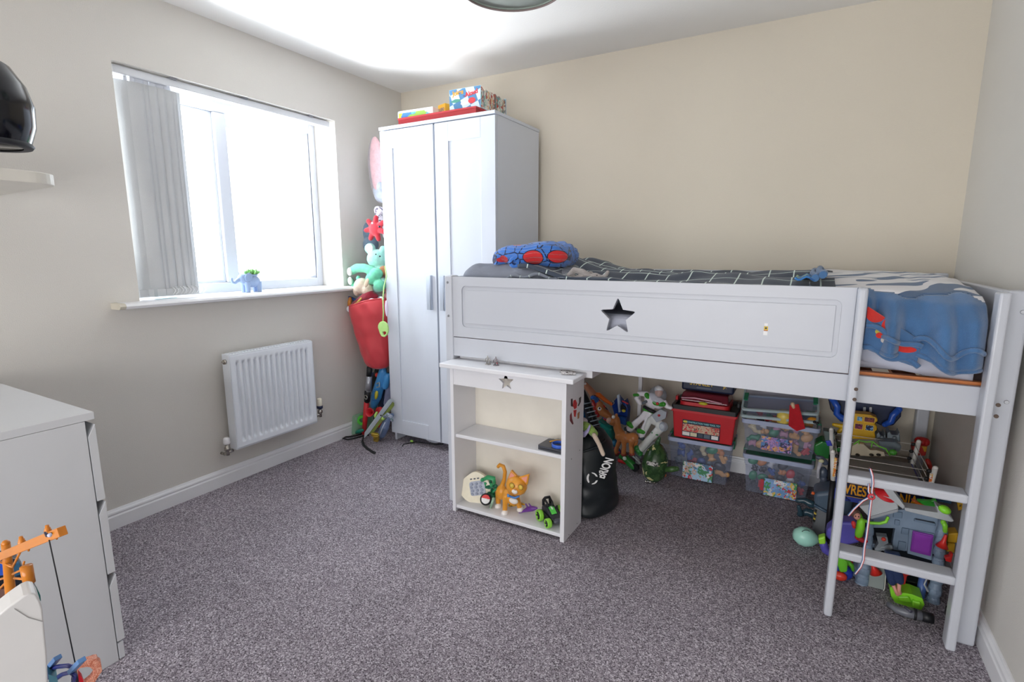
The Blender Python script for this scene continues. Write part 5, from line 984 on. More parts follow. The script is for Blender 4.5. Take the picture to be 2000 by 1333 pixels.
# left stack: clear box, red tool box, red case, navy case
clearbox('storage_box', 'clear plastic box with a green clip lid at the bottom of the left stack', 2.085, 2.41, -.255, -.035, .004, .226)
filler(2.11, 2.385, -.225, -.06, .02, .20, 20, ['E0A868', '3A5AA0', 'D8C8A0', 'C83038', '3A3A44', '7A8A98', 'D88848', '2E8A60', '7A8A98'], None, 21, 'toys in the left clear box', 'of the left clear box')
bx_ = bpy.data.objects['storage_box']
def print_card(par, x0, x1, z0, z1, y, cols, scale, seed, name='printed_label'):
    return MB().bx(x0, x1, y - .001, y, z0, z1).build(name, patch(name + str(seed), cols, scale, .4, seed), par)
a = Q(1334, 910, -.26); b2 = Q(1397, 942, -.26)
print_card(bx_, Q(1334, 905, -.258).x, Q(1393, 905, -.258).x, Q(1360, 938, -.258).z, Q(1360, 905, -.258).z, -.257, ['8AB8D8', 'C8A898', '5A7A9A', 'C83038', 'E0DCD8', '4A8A60', 'A8C8E0'], 42, 31)
RT = M('C4262E', .35, var=.03, name='red_plastic')
t = T('toy_tool_box', 'red plastic tool box with a black rim and printed label in the left stack', 'tool box', (2.26, -.15, .240)); x0, x1, y0, y1, z0, z1 = 2.100, 2.425, -.272, -.05, .242, .405
m = MB(); e = .012; m.add([(x0 + e, y0 + e, z0), (x1 - e, y0 + e, z0), (x1 - e, y1 - e, z0), (x0 + e, y1 - e, z0), (x0, y0, z1), (x1, y0, z1), (x1, y1, z1), (x0, y1, z1)], [(3, 2, 1, 0), (4, 5, 6, 7), (0, 1, 5, 4), (1, 2, 6, 5), (2, 3, 7, 6), (3, 0, 4, 7)]); m.build('box_body', RT, t, bevel=.006)
MB().prism(rrect(x0 - .008, x1 + .008, y0 - .008, y1 + .008, .01), .014, 'z', z1 - .010).build('red_rim', RT, t, bevel=.003)
MB().prism(rrect(x0 - .004, x1 + .004, y0 - .010, y1 + .004, .01), .024, 'z', z1 + .003, [rrect(x0 + .012, x1 - .012, y0 + .006, y1 - .012, .008)[::-1]]).build('black_tray', BLK, t, bevel=.003)
MB().bx(x0 + .01, x1 - .01, y0 + .004, y1 - .01, z1 + .004, z1 + .010).build('tray_floor', BLK, t)
for xx in (x0 - .006, x1 - .008): MB().bx(xx, xx + .014, -.18, -.14, z1 - .005, z1 + .05).build('handle_lug', BLK if xx > 2.3 else RT, t, bevel=.003)
lx0, lx1, lz0, lz1 = Q(1332, 845, -.27).x, Q(1406, 845, -.27).x, .258, .352
LBL = MB().bx(lx0, lx1, y0 + .000, y0 + .0048, lz0, lz1).build('printed_label', M('16243A', .4, var=0), t, bevel=.0008)
MB().bx(lx0 + .003, lx1 - .003, y0 - .0012, y0, lz0 + .030, lz1 - .022).build('picture_strip', patch('tools', ['C8AC90', 'C83038', 'D0B49A', '4A3A38', 'C8AC90', 'D05048', 'C8B098'], 60, .4, seed=12), LBL)
for i, (c, w0, w1) in enumerate((('E8E4E0', 0, .2), ('D8D0B0', .22, .40), ('3A4A5A', .44, .56), ('5A6878', .6, .76), ('E4E4E4', .8, .98))): MB().bx(lx0 + .003 + (lx1 - lx0 - .006) * w0, lx0 + .003 + (lx1 - lx0 - .006) * w1, y0 - .0012, y0, lz0 + .006, lz0 + .026).build('info_panel', M(c, .4, var=0), LBL)
text('CONSTRUCTION YARD TOOL TOY', .0125, facing(((lx0 + lx1) / 2 + .012, y0 - .0012, lz1 - .011)), M('8AD0D8', .4, var=0), LBL, sx=.86, bold=.0003); 
MB().prism(rrect(lx0 + .004, lx0 + .026, lz1 - .017, lz1 - .005, .005), .001, 'y', y0 - .001).build('logo', M('D8C848', .4, var=0), LBL)
# red see-through case
t = T('red_case', 'red toy case with a clear smoky lid and yellow latch on the tool box', 'toy case', (2.26, -.16, .432)); cx0, cx1_ = Q(1326, 800, -.26).x, Q(1424, 800, -.26).x
m = MB(); m.prism(rrect(cx0, cx1_, -.262, -.07, .03), .032, 'z', .418).build('base', RT, t, bevel=.010, seg=4)
SM = M('7A2A38', .12, alpha=.75, var=0, name='smoky_lid'); m = MB(); m.add([(cx0 + .002, -.258, .452), (cx1_ - .002, -.258, .452), (cx1_ - .002, -.072, .452), (cx0 + .002, -.072, .452), (cx0 + .012, -.235, .500), (cx1_ - .012, -.235, .500), (cx1_ - .012, -.09, .500), (cx0 + .012, -.09, .500)], [(3, 2, 1, 0), (4, 5, 6, 7), (0, 1, 5, 4), (1, 2, 6, 5), (2, 3, 7, 6), (3, 0, 4, 7)]); m.build('lid', SM, t, bevel=.010, seg=3)
m = MB(); p = Q(1373, 789, -.265); m.sph((p.x, -.262, p.z), (.024, .012, .009)).build('latch', pls('C8C030'), t)
m = MB(); m.tube([(cx0 + .01, -.262, .47), (cx0 + .08, -.266, .478), (cx0 + .15, -.266, .474), (cx0 + .22, -.264, .466)], .004, 8).build('handle', pls('D8A0B0', .2), t)
t = T('navy_case', 'navy blue case with yellow lettering under the bed rail on top of the red case', 'toy case', (2.25, -.15, .50)); m = MB(); nx0, nx1 = Q(1331, 760, -.22).x, Q(1434, 760, -.22).x
m.bx(nx0, nx1, -.225, -.06, .506, .588).build('case', M('14203E', .45), t, bevel=.012, seg=3)
text('STANLEY', .030, facing((nx0 + .105, -.2265, .550)), M('D8B428', .4, var=0), t, bold=.0006); text('Jr.', .020, facing((nx0 + .225, -.2265, .545)), M('D8B428', .4, var=0), t, bold=.0005)
MB().bx(nx0 + .08, nx0 + .16, -.229, -.225, .522, .534).build('clasp', M('4A5468', .4), t, bevel=.002)
# right stack: two clear boxes and two loose lids
clearbox('storage_box', 'clear plastic box with a comic label at the bottom of the right stack', 2.478, 2.79, -.265, -.05, .004, .205)
b1 = bpy.data.objects['storage_box.001']; filler(2.50, 2.765, -.235, -.07, .02, .18, 22, ['C83038', '2E8A60', '3A5AA0', 'E0E0E4', '3A3A44', '7A8A98', 'D88848', '3A3A44', 'C83038'], None, 33, 'toys in the lower right clear box', 'of the lower right clear box')
lc0, lc1 = Q(1492, 950, -.262).x, Q(1557, 950, -.262).x
print_card(b1, lc0, lc1, .008, .100, -.262, ['7AA0D0', '8AB0E0', 'D8D8D8', 'C84040', '6A98C8', '4A9A60', '7AA0D0', 'E0C060'], 44, 41)
text('SPIDEY', .020, facing(((lc0 + lc1) / 2, -.2645, .085)), M('F0F0F4', .4, var=0), b1, bold=.0008)
MB().bx(Q(1484, 950, -.262).x, lc0 - .002, -.2625, -.2615, .030, .090).build('red_tab', pls('B8404A'), b1)
clearbox('storage_box', 'open clear plastic box with toys piled to the rim on the right stack', 2.460, 2.800, -.270, -.055, .232, .395, lid=False)
b3 = bpy.data.objects['storage_box.002']; filler(2.485, 2.775, -.245, -.07, .245, .385, 24, ['E0A868', 'E0A868', 'D8C8A0', 'C83038', '2E8A60', 'E0E0E4', '7A8A98', 'C890A8', 'E0A868'], None, 47, 'toys in the upper right clear box', 'of the open clear box')
filler(2.50, 2.77, -.23, -.08, .385, .425, 12, ['D8B840', '3A3A44', 'D8B840', 'C83038', '2E8A60', 'E0A868'], None, 51, 'toys heaped on the upper right clear box', 'of the heap above the open box')
lc0, lc1 = Q(1486, 870, -.268).x, Q(1547, 870, -.268).x
print_card(b3, lc0, lc1, .252, .325, -.2665, ['8A78B8', 'D89A60', 'B890C8', 'C8705A', '5A88C0', 'E0B888', '3A3A5A'], 50, 43)
# loose lids
for i, (z, rx, ry, lb) in enumerate(((.452, R(16), R(-3), 'clear lid lying tilted on the toys of the upper right box'), (.500, R(22), R(-4), 'clear lid leaning on top of the other lid under the bed rail'))):
    t = T('box_lid', lb, 'lid', (2.62, -.16, z)); m = MB(); m.X = Matrix.Translation((2.618, -.165, z)) @ Euler((rx, ry, 0)).to_matrix().to_4x4()
    m.prism(rrect(-.172, .172, -.105, .105, .02), .003, 'z', 0).build('lid_plate', BOXC, t)
    m2 = MB(); m2.X = m.X; m2.prism(rrect(-.176, .176, -.109, .109, .02), .013, 'z', -.005, [rrect(-.166, .166, -.099, .099, .015)[::-1]]).build('rim', M('BCD0D4', .2, alpha=.9, var=0), t, bevel=.004)
    for xx in (-.17, .15): m3 = MB(); m3.X = m.X; m3.bx(xx, xx + .02, -.03, .03, .004, .012).build('clip', GLID, t)
t = T('red_caped_figure', 'small figure with a long red cape hanging over the rim of the open box', 'figure', Q(1550, 800, -.30)); m = MB(); slabp = [(1542, 792), (1560, 790), (1573, 838), (1556, 843), (1540, 832)]; slab(m, -.292, slabp, .006).build('cape', plush('C01C28'), t, bevel=.002)
m = MB(); limb(m, -.29, [(1548, 790, 4), (1550, 796, 3)]).build('hand', pls('E0C0A0'), t)
t = T('orange_mask_toy', 'round orange toy with black eyes on the right rim of the open box', 'toy', Q(1590, 818, -.22)); m = MB(); ball(m, 1587, 822, -.24, 10, 7).build('head', pls('E09830'), t); m = MB(); ball(m, 1591, 825, -.275, 3).build('eye', BLK, t); m = MB(); ball(m, 1596, 827, -.27, 3).build('eye', BLK, t)
t = T('green_knot_toy', 'green and tan toy figure at the right end of the open box', 'figure', Q(1592, 808, -.20)); m = MB(); limb(m, -.20, [(1577, 805, 4), (1586, 808, 5), (1596, 806, 4)]).build('body', pls('3E8A50'), t); m = MB(); ball(m, 1597, 806, -.21, 5).build('head', pls('D8B890'), t)
t = T('yellow_cup_toy', 'yellow rounded toy sticking out of the open box beside the red cape', 'toy', Q(1530, 815, -.24)); m = MB(); m.lathe([(.030, -.03), (.034, .0), (.030, .03), (.015, .035), (0, .035)], 20, Q(1531, 815, -.24), (.3, .1, 0)).build('cup', pls('E0C860'), t)
# ================================================================ UNDER THE BED, RIGHT: large toys
t = T('blue_track_toy', 'big navy toy base with bright blue curved tubes against the back wall', 'toy', Q(1690, 835, -.12)); NV = pls('16244A')
m = MB(); slab(m, -.14, [(1617, 778), (1762, 790), (1760, 815), (1745, 832), (1725, 834), (1700, 822), (1665, 820), (1632, 812), (1622, 800)], .09); m.build('base', NV, t, bevel=.006)
m = MB(); limb(m, -.17, [(1626, 780, 6), (1636, 795, 6), (1634, 808, 6), (1645, 818, 7), (1660, 822, 7)]).build('curved_tube', pls('2A5AC0', .3), t)
m = MB(); limb(m, -.17, [(1756, 800, 6), (1744, 812, 6), (1740, 824, 6), (1728, 830, 5)]).build('curved_tube', pls('2A5AC0', .3), t)
for u in (1686, 1698): m = MB(); slab(m, -.155, [(u, 796), (u + 5, 796), (u + 5, 806), (u, 806)], .012).build('white_bar', pls('B8BCC4'), t)
t = T('yellow_cable_toy', 'yellow toy nozzle sticking out left of the ladder above the ring', 'toy', Q(1640, 845, -.2)); m = MB(); limb(m, -.24, [(1629, 830, 4), (1645, 833, 5), (1655, 832, 5)]); limb(m, -.24, [(1648, 836, 4), (1638, 844, 4)]); m.build('nozzle', pls('D8B020'), t, remesh=.003)
t = T('yellow_console', 'chunky yellow toy console with four coloured screens behind the wrestling ring', 'toy', Q(1690, 858, -.22)); YL = pls('D8A818', .35)
m = MB(); slab(m, -.26, [(1668, 808), (1700, 811), (1708, 815), (1714, 818), (1714, 824), (1708, 828), (1713, 834), (1713, 840), (1708, 845), (1710, 853), (1709, 860), (1664, 858)], .06); m.build('case', YL, t, bevel=.005, seg=3)
for i, (u, v, w_, h_, cc) in enumerate(((1679, 818, 8, 8, ['4A90C8', '2A4A80', '8AC0E0']), (1698, 820, 16, 9, ['6A3038', '9A4840', '4A2830']), (1677, 833, 12, 10, ['6A2848', '9A3A5A', '4A2038']), (1698, 836, 12, 10, ['1A2A50', '8AB8E8', '1A2A50']))):
    p = Q(u, v, -.262); k = kx(p) / 2; MB().bx(p.x - (w_ + 3) * k, p.x + (w_ + 3) * k, -.266, -.258, p.z - (h_ + 3) * k, p.z + (h_ + 3) * k).build('bezel', pls('E8C048'), t, bevel=.001); MB().bx(p.x - w_ * k, p.x + w_ * k, -.2675, -.262, p.z - h_ * k, p.z + h_ * k).build('screen', patch('scr%d' % i, cc, 60, .3, seed=20 + i), t)
for j, (u0, v0, u1, v1, l_) in enumerate(((1717, 852, 1728, 858, 'grey toy castle block beside the yellow console'), (1738, 850, 1756, 862, 'larger grey toy castle block with a round knob behind the ring'))):
    t = T('grey_castle_block', l_, 'toy', Q(u0, v1 + 8, -.25)); m = MB(); slab(m, -.26, [(u0 - 5, v0 - 3), (u0, v0 - 7), (u0 + 3, v0), (u1 - 2, v0 + 1), (u1 + 1, v0 - 6), (u1 + 3, v1 + 8), (u0 - 5, v1 + 6)], .08); m.build('block', pls('7C8890'), t, bevel=.004); m = MB(); ball(m, (u0 + u1) / 2, (v0 + v1) / 2, -.265, 4).build('knob', pls('6A747C'), t)
t = T('grey_toy_boat', 'long grey toy hull lying behind the ring mat', 'toy', Q(1740, 880, -.3)); m = MB(); slab(m, -.32, [(1714, 862), (1750, 864), (1762, 872), (1758, 884), (1722, 880)], .06); m.build('hull', pls('6C7880'), t, bevel=.008, seg=3)
t = T('green_vehicle', 'dark green toy vehicle behind the grey shark toy', 'toy', Q(1600, 880, -.25)); m = MB(); slab(m, -.28, [(1590, 870), (1605, 862), (1632, 870), (1650, 882), (1648, 900), (1600, 895), (1590, 885)], .10); m.build('body', pls('1E7A30'), t, bevel=.008, seg=3)
m = MB(); slab(m, -.30, [(1608, 842), (1632, 846), (1632, 866), (1612, 864)], .06).build('grey_turret', pls('5A6A68'), t, bevel=.004); m = MB(); slab(m, -.31, [(1612, 862), (1622, 861), (1626, 872), (1616, 872)], .03).build('blue_step', pls('3A44C0'), t, bevel=.003)
t = T('red_yellow_bucket', 'red and yellow toy stack in the corner right of the ring', 'toy', Q(1800, 875, -.2)); m = MB(); limb(m, -.22, [(1796, 862, 9), (1806, 864, 9)]).build('red_lid', pls('B82828'), t); m = MB(); slab(m, -.23, [(1783, 872), (1812, 872), (1808, 892), (1784, 890)], .07).build('body', patch('bucket', ['C83028', 'D8A030', '4A6A68', 'C83028'], 22, seed=15), t, bevel=.006)
m = MB(); limb(m, -.24, [(1812, 900, 4), (1818, 915, 4)]).build('red_bar', pls('C03028'), t)
# wrestling ring
t = T('wrestling_ring', 'toy wrestling ring with white corner posts, ropes and a blue lettered apron', 'toy', (3.02, -.5, 0)); yf = -.62
zm = Q(1700, 942, yf).z; xr0 = Q(1632, 950, yf).x; xr1 = Q(1806, 950, yf).x; bk = pt(1700, 893, z=zm).y; xb0 = xr0 + .0; xb1 = xr1
MATG = pls('9A9A98', .6)
MB().bx(xr0, xr1, yf, bk, zm - .006, zm).build('mat', MATG, t, bevel=.002)
MB().lathe([(0, .001), (.05, .001), (.052, 0), (.045, 0), (.043, .0006), (0, .0006)], 32, ((xr0 + xr1) / 2, yf + .05, zm)).build('mat_emblem', pls('5A5A5C'), t)
MB().bx(xr0 - .003, xr1 + .003, yf - .006, yf, zm - .100, zm).bx(xr1, xr1 + .004, yf, bk, zm - .100, zm).bx(xr0 - .004, xr0, yf, bk, zm - .100, zm).build('apron', patch('apron', ['1C2A70', '26368A', '16204E', '1C2A70', '3A4AA8'], 20, .4, seed=17), t)
MB().bx(xr0 + .004, xr1 - .004, yf - .0075, yf - .006, zm - .078, zm - .014).build('apron_band', M('101A44', .4, var=0), t)
for z in (zm - .078, zm - .018): MB().bx(xr0 + .004, xr1 - .004, yf - .0085, yf - .007, z, z + .0022).build('apron_line', M('E8B030', .4, var=0), t)
text('WRESTLEMANIA', .05, facing(((xr0 + xr1) / 2, yf - .0085, zm - .047)), M('F0A828', .4, var=0), t, fit=(xr1 - xr0 - .03, .046), bold=.0012)
for (x, y, w_) in ((xr0 - .012, yf - .004, 'front left'), (xr1 + .012, yf - .004, ''), (xr0 - .008, bk, ''), (xr1 + .006, bk, '')):
    h = .105; m = MB(); lean = .012 if x > 3 else -.012
    MB().tube([(x, y, zm - .02), (x + lean, y, zm + h)], .0095, 14).build('post', pls('E2E0DC'), t)
    MB().cone((x, y, 0), (x, y, zm - .02), .010, .011, n=14).build('post_base', BLK, t)
    MB().sph((x + lean, y, zm + h), .0098, n=12).build('post_cap', pls('ECEAE6'), t)
    if y < yf + .1: MB().bx(x - .004, x + .006, y - .0105, y - .0085, zm - .0, zm + h * .8).build('printed_strip', patch('strip', ['D8A030', 'E8E4E0', 'D86A28', 'E8C060'], 70, seed=4), t)
    sx_2 = 1 if x < 3 else -1
    for q_ in range(3):
        z = zm + .022 + .034 * q_; xx = x + lean * (z - zm) / h
        m = MB(); m.sph((xx + sx_2 * .016, y, z), (.009, .007, .008), n=10).cone((xx, y, z), (xx + sx_2 * .02, y, z), .004, n=8); m.build('turnbuckle', BLK, t)
for y in (yf - .004, bk):
    for q_ in range(3):
        z = zm + .022 + .034 * q_; MB().tube([(xr0 + .004, y, z), (xr1 - .004, y, z)], .0014, 6).build('rope', pls('D8D4D0'), t)
for x in (xr0 - .006, xr1 + .006):
    for q_ in range(3):
        z = zm + .022 + .034 * q_; MB().tube([(x, yf, z), (x, bk, z)], .0014, 6).build('rope', pls('D8D4D0'), t)
t = T('cream_bone_toy', 'cream lobed toy with dark slots lying on the ring mat', 'toy', (2.98, bk + .03, zm)); p = pt(1695, 888, z=zm + .02); yb_ = bk - .015
m = MB(); slab(m, yb_ - .03, [(1662, 890), (1664, 872), (1675, 866), (1688, 869), (1700, 880), (1712, 880), (1727, 884), (1729, 892), (1700, 892)], .03); m.build('body', pls('C8BCA4'), t, bevel=.007, seg=4)
for u in (1675, 1702, 1716): m = MB(); ball(m, u, 889, yb_ - .036, 4, 2.6, 4).build('slot', pls('2A221C'), t)
t = T('green_net_toy', 'thin lime green plastic vine draped behind the cream toy on the ring', 'toy', Q(1700, 870, -.34)); m = MB(); limb(m, -.36, [(1668, 868, 1.2), (1678, 861, 1.2), (1692, 864, 1.2), (1704, 863, 1.2), (1716, 872, 1.2), (1730, 877, 1.5), (1738, 890, 1.2)], 6); limb(m, -.36, [(1676, 862, 1), (1678, 868, 1)], 6); limb(m, -.36, [(1704, 863, 1), (1702, 874, 1)], 6); m.build('vine', pls('78D040'), t)
m = MB(); ball(m, 1744, 884, -.38, 7, 6).build('leaf', pls('4A9A38'), t)
# grey figure left of the ring
t = T('grey_hooded_toy', 'grey and white animal figure crouching between the box stack and ring', 'figure', Q(1605, 950, -.45)); m = MB()
limb(m, -.45, [(1596, 893, 4), (1604, 896, 6), (1612, 904, 6)]); ball(m, 1607, 925, -.44, 9, 14); limb(m, -.45, [(1610, 942, 8), (1602, 952, 5), (1592, 960, 3), (1584, 966, 2)]); ball(m, 1613, 945, -.43, 9, 9); m.build('body', pls('4E5868'), t, remesh=.004)
m = MB(); limb(m, -.475, [(1602, 905, 4), (1598, 918, 3), (1598, 932, 3)]).build('white_belly', pls('B8B8C0'), t); m = MB(); ball(m, 1604, 901, -.475, 5, 4).build('face', pls('C8C8A0'), t)
# slate drum
SL = pls('4E6072', .35); yb = -.60
t = T('slate_toy_drum', 'large slate grey rounded toy bin leaning behind the ladder', 'toy', pt(1615, 1075, z=0)); m = MB(); slab(m, yb, [(1589, 964), (1640, 958), (1668, 975), (1664, 1010), (1630, 1008), (1591, 990)], .13); m.build('lid', SL, t, bevel=.03, seg=5)
m = MB(); slab(m, yb + .01, [(1592, 990), (1632, 1006), (1660, 1012), (1650, 1060), (1612, 1056), (1592, 1048), (1586, 1035)], .11); m.build('body', pls('74787C', .4), t, bevel=.015, seg=4)
m = MB(); limb(m, yb - .005, [(1592, 988, 3), (1610, 998, 3), (1635, 1008, 3)]).build('rim_band', pls('3E5468'), t)
for i in range(5): p = Q(1593 - i * .8, 998 + i * 5, yb - .004); m = MB(); m.X = Matrix.Translation(p) @ Matrix.Rotation(.5, 4, 'Y'); m.box((0, 0, 0), (.008, .012, .006)); m.build('hazard_stripe', pls('C8B040' if i % 2 else '2A2A28'), t)
m = MB(); ball(m, 1588, 964, yb - .01, 3.2).build('orange_button', pls('D86028'), t)
t = T('dark_teal_robot', 'dark teal toy robot limbs lying on the carpet left of the slate bin', 'toy robot', Q(1575, 1010, -.5)); DT = pls('2C4450', .2)
m = MB(); limb(m, -.50, [(1558, 978, 5), (1570, 978, 6), (1585, 985, 8)]); limb(m, -.50, [(1562, 1005, 6), (1575, 1000, 8), (1588, 1005, 9)]); limb(m, -.52, [(1560, 990, 4), (1564, 1005, 5)]); m.build('body', DT, t, remesh=.004)
t = T('mint_balloon', 'small mint green balloon with a drawn smile lying on the carpet', 'balloon', pt(1573, 1062, z=0)); p = pt(1573, 1047, z=.048); k = kx(p); MN = M('A8E0D0', .25, var=.02)
m = MB(); rr_ = 20 * k; m.X = Matrix.Translation((p.x, p.y, .043)) @ Euler((0, R(100), R(18))).to_matrix().to_4x4(); m.lathe([(0, -rr_ * 1.12), (rr_ * .5, -rr_ * 1.0), (rr_ * .85, -rr_ * .55), (rr_ * .95, 0), (rr_ * .78, rr_ * .6), (rr_ * .42, rr_ * 1.05), (rr_ * .16, rr_ * 1.35), (rr_ * .10, rr_ * 1.55), (rr_ * .2, rr_ * 1.75), (0, rr_ * 1.7)], 32); m.build('balloon_body', MN, t)
m = MB(); q_ = [pt(1574 + 8 * cos(a), 1041 + 5 * sin(a), z=.083) for a in [R(200) + i * R(130) / 6 for i in range(7)]]; m.tube(q_, .0012, 6).build('drawn_smile', BLK, t)
m = MB(); m.tube([pt(1580, 1062, z=.012), pt(1584, 1066, z=.004), pt(1588, 1070, z=.003)], .001, 6).build('string', pls('D8D8D8'), t)
t = T('purple_rocket_toy', 'purple toy with a lime cap standing beside the ladder foot', 'toy', Q(1620, 1090, -.80)); PU = pls('5A54B0')
m = MB(); slab(m, -.83, [(1636, 1020), (1678, 1022), (1680, 1062), (1660, 1066), (1625, 1060), (1612, 1050), (1616, 1036)], .07).build('body', PU, t, bevel=.012, seg=4); m = MB(); limb(m, -.80, [(1608, 1062, 8), (1612, 1075, 8), (1622, 1082, 7)]).build('fin', PU, t, remesh=.004); m = MB(); slab(m, -.86, [(1598, 1052), (1612, 1048), (1613, 1064), (1600, 1065)], .035).build('lime_cap', pls('98D838'), t, bevel=.006, seg=3)
m = MB(); limb(m, -.86, [(1630, 1022, 3), (1638, 1006, 3), (1645, 1000, 3)]).build('dark_tail', pls('1C2630'), t)
t = T('ball_creature', 'round blue and red toy creature with green arms on the floor by the ladder', 'toy', Q(1645, 1130, -.90)); m = MB(); ball(m, 1648, 1118, -.88, 16, 15, 14).build('blue_body', pls('2A3EA8', .25), t); m = MB(); ball(m, 1641, 1126, -.915, 12, 9, 8).build('red_nose', pls('D84030', .25), t)
m = MB(); slab(m, -.93, [(1636, 1090), (1648, 1090), (1656, 1100), (1655, 1120), (1640, 1120), (1636, 1105)], .04).build('green_head', pls('6AC030'), t, bevel=.008, seg=3); m = MB(); limb(m, -.90, [(1655, 1098, 5), (1664, 1106, 4), (1666, 1114, 3)]).build('green_arm', pls('5AB028'), t)
m = MB(); slab(m, -.86, [(1632, 1082), (1668, 1088), (1666, 1104), (1634, 1098)], .05).build('red_collar', pls('C83A38'), t, bevel=.004)

# playset
PG = pls('7F92A8', .5); PD = pls('6E8298', .5); LT = pls('B4B8BC', .5); yp = -.86
ps = T('toy_playset', 'large blue-grey toy fortress with a purple door behind the ladder', 'playset', Q(1770, 1190, yp))
m = MB(); slab(m, yp, [(1700, 1012), (1742, 998), (1765, 996), (1840, 1014), (1850, 1020), (1838, 1085), (1700, 1070)], .035, holes=[[(1702, 1032), (1702, 1062), (1742, 1070), (1748, 1033)]]); m.build('wall_panel', PG, ps, bevel=.003)
m = MB(); slab(m, yp - .008, [(1776, 1035), (1826, 1044), (1820, 1096), (1772, 1082)], .012).build('door_frame', PG, ps, bevel=.002)
m = MB(); slab(m, yp - .016, [(1783, 1038), (1824, 1047), (1818, 1088), (1778, 1078)], .012); dr = m.build('door', pls('8A38A8', .3), ps, bevel=.003)
m = MB(); slab(m, yp - .018, [(1787, 1042), (1820, 1050), (1815, 1083), (1782, 1074)], .004).build('door_panel', pls('9840B8', .3), dr, bevel=.0015)
for pts in ([(1745, 1000), (1763, 1002), (1762, 1014), (1744, 1012)], [(1762, 1032), (1776, 1034), (1774, 1046), (1760, 1044)], [(1755, 1058), (1770, 1061), (1768, 1078), (1753, 1075)], [(1748, 1016), (1758, 1018), (1757, 1028), (1747, 1026)], [(1786, 1014), (1828, 1024), (1827, 1029), (1785, 1019)]):
    m = MB(); slab(m, yp - .006, pts, .010).build('raised_block', PD, ps, bevel=.002)
m = MB(); slab(m, yp - .008, [(1788, 1014), (1826, 1021.5), (1826, 1023), (1788, 1015.5)], .004).build('slot', pls('262C38'), ps)
# columns
def column(u0, v0, u1, v1, r, y=yp - .02):
    c = MB(); limb(c, y, [(u0, v0, r), (u1, v1, r)], 10); co = c.build('column', PG, ps)
    for f in (.25, .5, .72, .95):
        c = MB(); u = u0 + (u1 - u0) * f; v = v0 + (v1 - v0) * f; limb(c, y, [(u, v - 3, r * 1.2), (u - .4, v + 4, r * 1.25)], 8).build('collar', PG, co, bevel=.001)
column(1700, 1020, 1694, 1090, 6); column(1690, 1092, 1679, 1165, 10); column(1677, 1090, 1668, 1130, 6, yp + .03); column(1842, 1020, 1832, 1100, 8); column(1834, 1105, 1818, 1200, 9.5)
m = MB(); limb(m, yp - .01, [(1803, 1130, 7), (1797, 1165, 8), (1795, 1178, 7)]).build('blue_pillar', pls('4E6CA8'), ps); m = MB(); limb(m, yp - .04, [(1812, 1128, 1.5), (1805, 1142, 1.5), (1812, 1155, 2)], 8).build('grey_claw', LT, ps)
# roof plates
for pts, dy in (([(1678, 990), (1700, 986), (1712, 966), (1752, 976), (1755, 996), (1700, 1014)], 0), ([(1766, 992), (1768, 999), (1858, 1021), (1864, 1019), (1848, 1000), (1828, 988), (1832, 1002)], -.01), ([(1717, 944), (1722, 943), (1744, 958), (1768, 990), (1764, 996), (1740, 976)], -.005)):
    m = MB(); slab(m, yp - .05 + dy, pts, .05).build('roof_plate', LT, ps, bevel=.003)
m = MB(); slab(m, yp - .055, [(1700, 1010), (1754, 995), (1755, 1000), (1701, 1015)], .06).build('roof_edge', pls('9A9EA4'), ps, bevel=.002)
m = MB(); limb(m, yp - .045, [(1678, 1004, 3), (1684, 1016, 3), (1700, 1022, 3), (1718, 1023, 3), (1730, 1020, 3), (1734, 1012, 3)]).build('green_tube', pls('8AD838', .35), ps)
m = MB(); limb(m, yp - .04, [(1842, 1020, 4.5), (1846, 1028, 4.5), (1846, 1038, 4)]).build('green_tube', pls('8AD838', .35), ps)
m = MB(); m.lathe([(.004, .016), (.006, .0), (.007, -.010), (.019, -.032), (.016, -.030), (0, -.015)], 20, Q(1845, 1053, yp - .05), (0, R(8), 0)).build('red_nozzle', pls('D83028', .35), ps)
m = MB(); m.lathe([(.004, .018), (.006, .0), (.007, -.010), (.021, -.034), (.018, -.032), (0, -.015)], 20, Q(1704, 1104, yp - .05), (0, R(-25), 0)).build('red_nozzle', pls('D83028', .35), ps)
m = MB(); limb(m, yp - .05, [(1690, 1094, 3), (1697, 1098, 3.5)]).build('red_arm', pls('D83028', .35), ps)
m = MB(); slab(m, yp - .03, [(1702, 1098), (1730, 1102), (1727, 1150), (1722, 1162), (1712, 1165), (1700, 1160), (1694, 1150)], .012).build('slide', M('98A09E', .3, alpha=.9, var=.02), ps, bevel=.003)
m = MB(); limb(m, yp - .035, [(1731, 1104, 1), (1728, 1150, 1), (1722, 1162, 1), (1712, 1165, 1), (1700, 1161, 1), (1694, 1152, 1)], 6).build('slide_rim', pls('D0CEC8'), ps)
m = MB(); slab(m, yp - .05, [(1672, 1176), (1715, 1185), (1712, 1196), (1669, 1186)], .03).build('foot_plate', pls('8A8A86'), ps, bevel=.002); m = MB(); slab(m, yp - .03, [(1722, 1178), (1734, 1181), (1732, 1192), (1721, 1188)], .03).build('foot_plate', pls('9A9A96'), ps, bevel=.002)
m = MB(); limb(m, yp - .02, [(1714, 1075, 5), (1722, 1068, 6), (1738, 1070, 6)]); slab(m, yp - .03, [(1712, 1048), (1733, 1050), (1735, 1062), (1726, 1066), (1738, 1078), (1708, 1074), (1716, 1062)], .03); m.build('grey_robot', pls('8A9298'), ps); m = MB(); ball(m, 1726, 1054, yp - .035, 4).build('red_light', pls('E04838'), ps)
m = MB(); slab(m, yp - .035, [(1807, 1120), (1826, 1124), (1841, 1127), (1840, 1134), (1822, 1130), (1808, 1127)], .02).build('red_gate', pls('D82828'), ps, bevel=.003)
